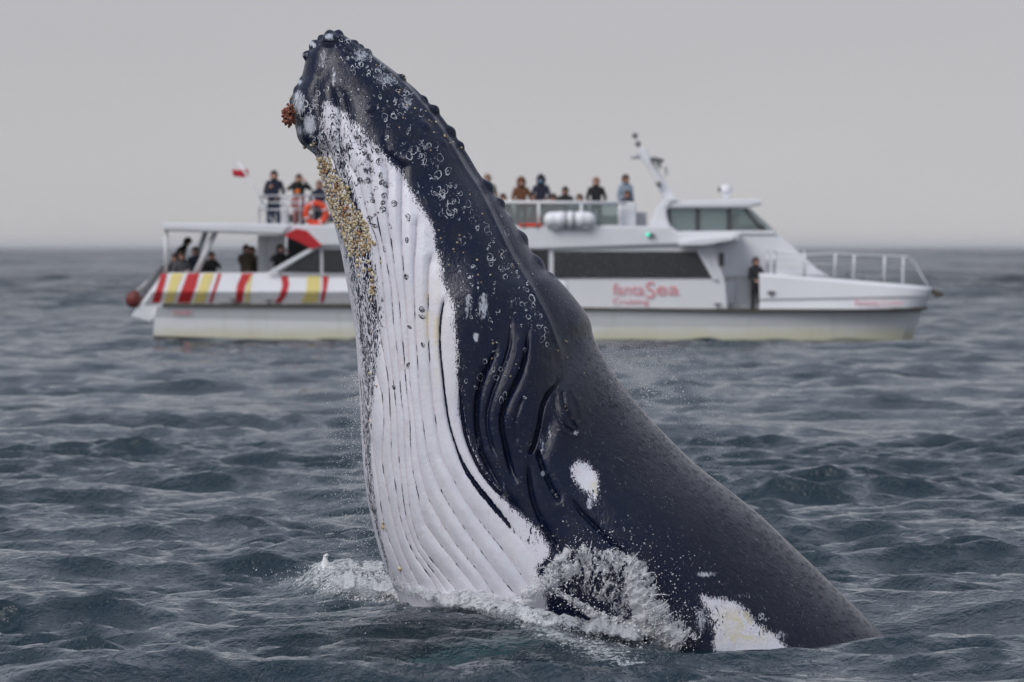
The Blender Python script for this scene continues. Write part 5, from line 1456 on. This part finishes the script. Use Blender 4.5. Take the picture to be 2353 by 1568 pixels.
def lace_mat():
    """torn sheet of white water: solid where thick, cell-like lace towards its rim"""
    s = N('torn_water_sheet')
    c = s.coord()
    cov = s.attr('cover')
    v1 = s.n('ShaderNodeTexVoronoi', {'Vector': c, 'Scale': 26.0}, feature='DISTANCE_TO_EDGE').outputs['Distance']
    v2 = s.n('ShaderNodeTexVoronoi', {'Vector': c, 'Scale': 60.0}, feature='DISTANCE_TO_EDGE').outputs['Distance']
    lace = s.math('MAXIMUM', s.ramp(v1, 0.02, 0.16, 1, 0), s.math('MULTIPLY', s.ramp(v2, 0.02, 0.18, 1, 0), 0.8))
    n = s.noise(s.n('ShaderNodeMapping', {'Vector': c, 'Scale': (1.25, 1.0, 0.75), 'Rotation': (0, 0.5, 0)}).outputs[0], 9.0, 6.0, 0.66, 2.0)
    uv = s.n('ShaderNodeCombineXYZ', {'X': s.math('MULTIPLY', s.attr('along'), 20.0), 'Y': s.math('MULTIPLY', s.attr('across'), 6.0), 'Z': s.attr('seed')}).outputs[0]
    streak = s.noise(uv, 1.0, 5.0, 0.62, 0.9)
    a = s.math('ADD', cov, s.math('MULTIPLY', s.math('SUBTRACT', n, 0.5), 1.9))
    a = s.math('ADD', a, s.math('MULTIPLY', s.math('SUBTRACT', streak, 0.5), 1.9))
    a = s.math('ADD', a, s.math('MULTIPLY', s.math('SUBTRACT', lace, 0.5), 0.22))
    alpha = s.math('MULTIPLY', s.ramp(a, 0.32, 0.82), s.ramp(cov, 0.02, 0.15))
    fine = s.noise(c, 30.0, 5.0, 0.65, 0.8)
    col = s.mix(s.ramp(fine, 0.3, 0.7), (0.80, 0.83, 0.86), (0.99, 0.99, 0.99))
    b = s.bump(s.math('ADD', s.math('ADD', fine, s.math('MULTIPLY', n, 1.5)), streak), 0.6, 0.03)
    w0 = s.bsdf(Base_Color=col, Roughness=0.30, Normal=b)
    tl = s.n('ShaderNodeBsdfTranslucent', {'Color': (0.90, 0.93, 0.95, 1), 'Normal': b})
    w = s.n('ShaderNodeMixShader', {0: 0.42, 1: w0.outputs[0], 2: tl.outputs[0]})
    t = s.n('ShaderNodeBsdfTransparent')
    return s.done(s.n('ShaderNodeMixShader', {0: alpha, 1: t.outputs[0], 2: w.outputs[0]}))

CROWN = [(1252, 1350), (1272, 1302), (1308, 1282), (1350, 1276), (1400, 1286), (1440, 1294), (1468, 1318), (1488, 1358), (1508, 1400), (1544, 1442), (1604, 1474)]
STREAM = [(1442, 1300), (1464, 1348), (1482, 1395), (1515, 1445), (1575, 1478)]
APRON = [(1266, 1354), (1312, 1378), (1362, 1408), (1424, 1434), (1490, 1464)]
FRONT = [(700, 1328), (740, 1343), (800, 1357), (880, 1373), (960, 1385), (1050, 1398), (1140, 1412), (1220, 1428), (1310, 1448), (1400, 1462), (1500, 1474)]
THROAT = [(868, 1318), (930, 1350), (1000, 1368), (1080, 1380), (1160, 1382), (1220, 1368), (1262, 1344)]
M_LACE = lace_mat()
def torn_sheet(line, wid, nl, nw, off, cover, lift=0.08, seed=0.0, sea=False, flow=1.0):
    """a rumpled sheet of water standing off the skin along a line; cover(t, u) says how solid it is"""
    line = np.asarray(catmull(line, 8), float)
    s = np.concatenate([[0], np.cumsum(np.linalg.norm(np.diff(line, axis=0), axis=1))])
    t = np.linspace(0, 1, nl)
    c = np.stack([np.interp(t * s[-1], s, line[:, 0]), np.interp(t * s[-1], s, line[:, 1])], 1)
    d = np.gradient(c, axis=0); d /= np.linalg.norm(d, axis=1, keepdims=True)
    nr = np.stack([d[:, 1], -d[:, 0]], 1)
    u = np.linspace(-1, 1, nw)
    P = c[:, None] + nr[:, None] * (u[None, :, None] * np.interp(t, np.linspace(0, 1, len(wid)), wid)[:, None, None])
    T_, U_ = np.meshgrid(t, u, indexing='ij')
    x, y = P[..., 0] * MPP, P[..., 1] * MPP
    nz = wobble(x + seed, y, 0 * x, 14) * .5 + wobble(x, y + seed, 0 * x + 1, 34) * .3 + wobble(x + 2, y, 0 * x + seed, 80) * .15
    offs = off + lift * (1 - U_ ** 2) + (0.045 if sea else 0.06) * nz
    if sea:
        V = sea_pts(P.reshape(-1, 2), 0.12); V[:, 2] += offs.ravel()
    else:
        V = skin_pos(P.reshape(-1, 2), offs.ravel())
    idx = np.arange(nl * nw).reshape(nl, nw)
    F = np.stack([idx[:-1, :-1], idx[1:, :-1], idx[1:, 1:], idx[:-1, 1:]], -1).reshape(-1, 4)
    fing = 0.5 + 0.5 * np.sin(T_ * s[-1] / 5.0 + 2.0 * np.sin(T_ * s[-1] / 17.0 + seed)) * np.sin(T_ * s[-1] / 11.3 + seed)
    cv = cover(T_, U_) * smooth(1 - np.abs(U_) - 0.45 * fing * (U_ > 0), 0, 0.30) * smooth(T_, 0, 0.06) * smooth(1 - T_, 0, 0.06)
    me = mesh_np('torn_sheet', V, F, M_LACE); attr(me, 'cover', cv.ravel())
    attr(me, 'along', (T_ * s[-1] * MPP * (0.45 if sea else flow)).ravel()); attr(me, 'across', (U_ * np.interp(t, np.linspace(0, 1, len(wid)), wid)[:, None] * MPP * (3.0 if sea else 1.0 / flow)).ravel()); attr(me, 'seed', np.full(nl * nw, seed))
    return me
def splash():
    root = empty('flank_splash', W(1400, 1450, 40.0)[:2] + (0.1,), 'white splash thrown up where the flank leaves the water', 'splash')
    tag(root, kind='stuff')
    for k, a in enumerate([
        (CROWN, [24, 34, 40, 36, 30], 170, 40, 0.05, lambda t, u: 0.58 + 0 * t),
        (STREAM, [18, 32, 42, 48, 44], 130, 50, 0.06, lambda t, u: 0.74 + 0 * t),
        ([(1290, 1340), (1350, 1325), (1410, 1350), (1450, 1410), (1500, 1465)], [30, 50, 52, 40, 30], 130, 70, 0.03, lambda t, u: 0.45 + 0 * t),
        (APRON, [6, 12, 18, 22, 18], 130, 26, 0.10, lambda t, u: 0.62 + 0 * t, 0.03),
        (THROAT, [18, 15, 14, 16, 18, 22, 24], 190, 30, 0.02, lambda t, u: 0.44 + 0 * t, 0.015, 0.0, False, 0.5),
        ([(1190, 1366), (1240, 1352), (1285, 1318), (1335, 1296)], [16, 26, 30, 20], 90, 40, 0.06, lambda t, u: 0.58 + 0 * t)]):
        me = torn_sheet(*a) if len(a) > 7 else torn_sheet(*a, seed=k * 3.7)
        tag(link('torn_sheet', me, root), kind='stuff')
    wave = empty('bow_wave_foam', G(1000, 1390, 0.1), 'curling white foam front pushed up by the whale', 'foam')
    tag(wave, kind='stuff')
    for k, (ln, wd, nl, nw, cv, lf) in enumerate([
        (FRONT[1:], [8, 12, 14, 17, 15, 18, 16, 14, 13, 10], 420, 40, 0.72, 0.06), (FRONT[2:], [9, 10, 16, 20, 16, 14, 10], 300, 34, 0.42, 0.02),
        ([(700, 1326), (730, 1318), (780, 1314), (840, 1316), (885, 1322)], [7, 8, 8, 9, 9], 130, 20, 0.62, 0.03),
        ([(870, 1340), (910, 1362), (960, 1378), (1020, 1388)], [9, 13, 14, 12], 130, 26, 0.66, 0.05)]):
        tag(link('torn_sheet', torn_sheet(ln, wd, nl, nw, 0.040, lambda t, u, c=cv: c + 0 * t, lf, k * 5.1 + 1, True), wave), kind='stuff')
    lumps, sizes = [], []
    def add(line, n, wid, s0, s1, off, jit=0.5, power=1.0):
        P, nr, t = along(line, n, power)
        P = P + nr * (rng.normal(size=(n, 1)) * wid)
        q = skin_pos(P, off + np.abs(rng.normal(size=n)) * jit * 0.12)
        lumps.append(q); sizes.append(s0 + (s1 - s0) * rng.random(n) ** 2.2)
    add(CROWN, 420, 13, 0.0015, 0.0060, 0.06)
    add(STREAM, 420, 20, 0.0015, 0.006, 0.08, 1.2)
    add(APRON, 350, 7, 0.002, 0.009, 0.14, 0.6)
    add([(1210, 1368), (1250, 1345), (1290, 1315), (1330, 1300)], 400, 16, 0.002, 0.008, 0.08)
    add(THROAT, 600, 8, 0.002, 0.007, 0.06, 0.8)
    add([(1300, 1330), (1380, 1350), (1440, 1400), (1500, 1460)], 260, 34, 0.0015, 0.005, 0.06)
    V, F = scatter(ICO0, np.vstack(lumps), np.concatenate(sizes), 0.5, 0.2)
    tag(link('splash_beads', mesh_np('splash_beads', V, F, M_SPRAY), root), kind='stuff')
    # filaments of the crown
    st, dr, ln, rd = [], [], [], []
    def fil(line, n, l0, l1, r0, r1, off, up=0.6, side=1.0):
        P, nr, t = along(line, n)
        q = skin_pos(P, np.full(n, off) + 0.08 * rng.random(n))
        for k in range(n):
            d = np.array([side * nr[k, 0] + rng.normal() * .35, -0.35 + rng.normal() * .3, -side * nr[k, 1] + up * rng.random() + rng.normal() * .25])
            st.append(q[k]); dr.append(d); ln.append(rng.uniform(l0, l1)); rd.append(rng.uniform(r0, r1))
    fil(CROWN, 42, 0.05, 0.15, 0.002, 0.006, 0.10)
    fil(STREAM, 24, 0.03, 0.12, 0.0015, 0.0045, 0.12)
    fil(THROAT, 40, 0.02, 0.07, 0.002, 0.005, 0.05, 1.0, 0.3)
    V, F = strands_me(st, dr, ln, rd)
    tag(link('splash_strands', mesh_np('splash_strands', V, F, M_SPRAY), root), kind='stuff')
    # tumbling front of the bow wave
    n = 2600
    P, nr, t = along(FRONT, n)
    P = P + np.stack([rng.normal(size=n) * 6, rng.normal(size=n) * (7 + 6 * np.sin(t * 9)) - 3], 1)
    q = sea_pts(P, 0.14)
    sz = (0.002 + 0.007 * rng.random(n) ** 2.5) * (1 - 0.3 * t)
    q[:, 2] += np.abs(rng.normal(0, 0.022, n)) - 0.006
    P2, nr2, t2 = along([(700, 1326), (730, 1318), (780, 1314), (840, 1316), (885, 1322)], 1600)
    P2 = P2 + rng.normal(size=(1600, 2)) * (8, 4)
    q2 = sea_pts(P2, 0.2); q2[:, 2] += rng.uniform(0, 0.03, 1600)
    V, F = scatter(ICO0, np.vstack([q, q2]), np.concatenate([sz, 0.0025 + 0.009 * rng.random(1600) ** 2.2]), 0.5, 0.22)
    tag(link('foam_beads', mesh_np('foam_beads', V, F, M_FOAM), wave), kind='stuff')
    # small upright plume at the left end of the wave
    V, F = [], []
    nz, na = 26, 14
    for i in range(nz):
        t = i / (nz - 1)
        px = 746 + 6 * t + 3 * math.sin(t * 6); py = 1322 - 50 * t
        r = (0.075 * (1 - t) ** 1.5 + 0.008 + (0.010 if 0.86 < t < .96 else 0)) * (0.2 if i == nz - 1 else 1)
        c = W(px, py, 44.4)
        for k in range(na):
            a = 2 * math.pi * k / na
            w = 1 + 0.25 * math.sin(3 * a + 7 * t) + 0.12 * rng.normal()
            V.append((c[0] + r * w * math.cos(a), c[1] + 0.6 * r * w * math.sin(a), c[2]))
    for i in range(nz - 1):
        for k in range(na): F.append((i * na + k, i * na + (k + 1) % na, (i + 1) * na + (k + 1) % na, (i + 1) * na + k))
    tag(link('water_plume', mesh_np('water_plume', V, F, M_FOAM), wave), kind='stuff')
    # drops in the air
    pos, size = [], []
    def drops(n, fx, fy, d0, d1, s0, s1, pw=2.0):
        x, y = fx(n), fy(n)
        d = rng.uniform(d0, d1, n)
        pos.append(np.array([W(a, b, c) for a, b, c in zip(x, y, d)])); size.append(s0 + (s1 - s0) * rng.random(n) ** pw)
    for _ in range(1):
        y = rng.uniform(860, 1330, 2600); edge = np.interp(y, (860, 1010, 1140, 1225, 1330), (824, 831, 843, 861, 895))
        x = edge - np.abs(rng.normal(size=2600)) * np.interp(y, (860, 1330), (18, 75)) + 6
        pos.append(np.array([W(a, b, c) for a, b, c in zip(x, y, rng.uniform(40.9, 42.4, 2600))])); size.append(0.0011 + 0.0036 * rng.random(2600) ** 3)
    drops(900, lambda n: rng.normal(1390, 90, n), lambda n: rng.normal(1300, 45, n), 39.6, 40.3, 0.0015, 0.008, 2.5)
    drops(600, lambda n: rng.normal(1530, 50, n), lambda n: rng.normal(1430, 40, n), 39.6, 40.3, 0.0015, 0.008, 2.5)
    drops(500, lambda n: rng.normal(800, 90, n), lambda n: rng.normal(1325, 14, n), 43.5, 45.2, 0.002, 0.008, 2.5)
    drops(700, lambda n: rng.uniform(700, 1500, n), lambda n: np.interp(np.linspace(700, 1500, n), (700, 1500), (1330, 1465)) + rng.normal(0, 14, n), 39.0, 39.8, 0.0012, 0.005, 2.5)
    # veil blown off the back
    def veil(n, cx, cy, sx, sy, s1):
        drops(n, lambda k: cx + np.abs(rng.normal(0, sx, k)) , lambda k: rng.normal(cy, sy, k), 40.8, 42.6, 0.0007, s1, 3.0)
    veil(2600, 1395, 860, 90, 48, 0.0042); veil(7000, 1275, 625, 190, 75, 0.0013); veil(8000, 1390, 850, 150, 60, 0.0018); veil(900, 1380, 780, 60, 60, 0.003)
    veil(350, 1470, 905, 40, 14, 0.007); veil(500, 1600, 1010, 60, 80, 0.003)
    V, F = scatter(OCT, np.vstack(pos), np.concatenate(size), 0.2)
    o = link('spray_drops', mesh_np('spray_drops', V, F, M_FOAM))
    tag(o, 'fine spray drops hanging in the air round the whale', 'spray', kind='stuff')
splash()
# ------------------------------------------------------------------ damp sea air that softens the far water
_s = N('sea_haze')
_v = _s.n('ShaderNodeVolumePrincipled', {'Color': (0.93, 0.94, 0.96, 1), 'Density': 0.00007})
_s.t.links.new(_v.outputs[0], _s.out.inputs['Volume'])
_b = bmesh.new(); bmesh.ops.create_cube(_b, size=1.0)
for _q in _b.verts: _q.co = Vector((_q.co.x * 54000, _q.co.y * 54000, -5.0 if _q.co.z < 0 else 14.0))
_me = bpy.data.meshes.new('haze'); _b.to_mesh(_me); _b.free(); _me.materials.append(_s.m)
tag(link('haze', _me), 'thin grey sea haze', 'haze', kind='stuff')
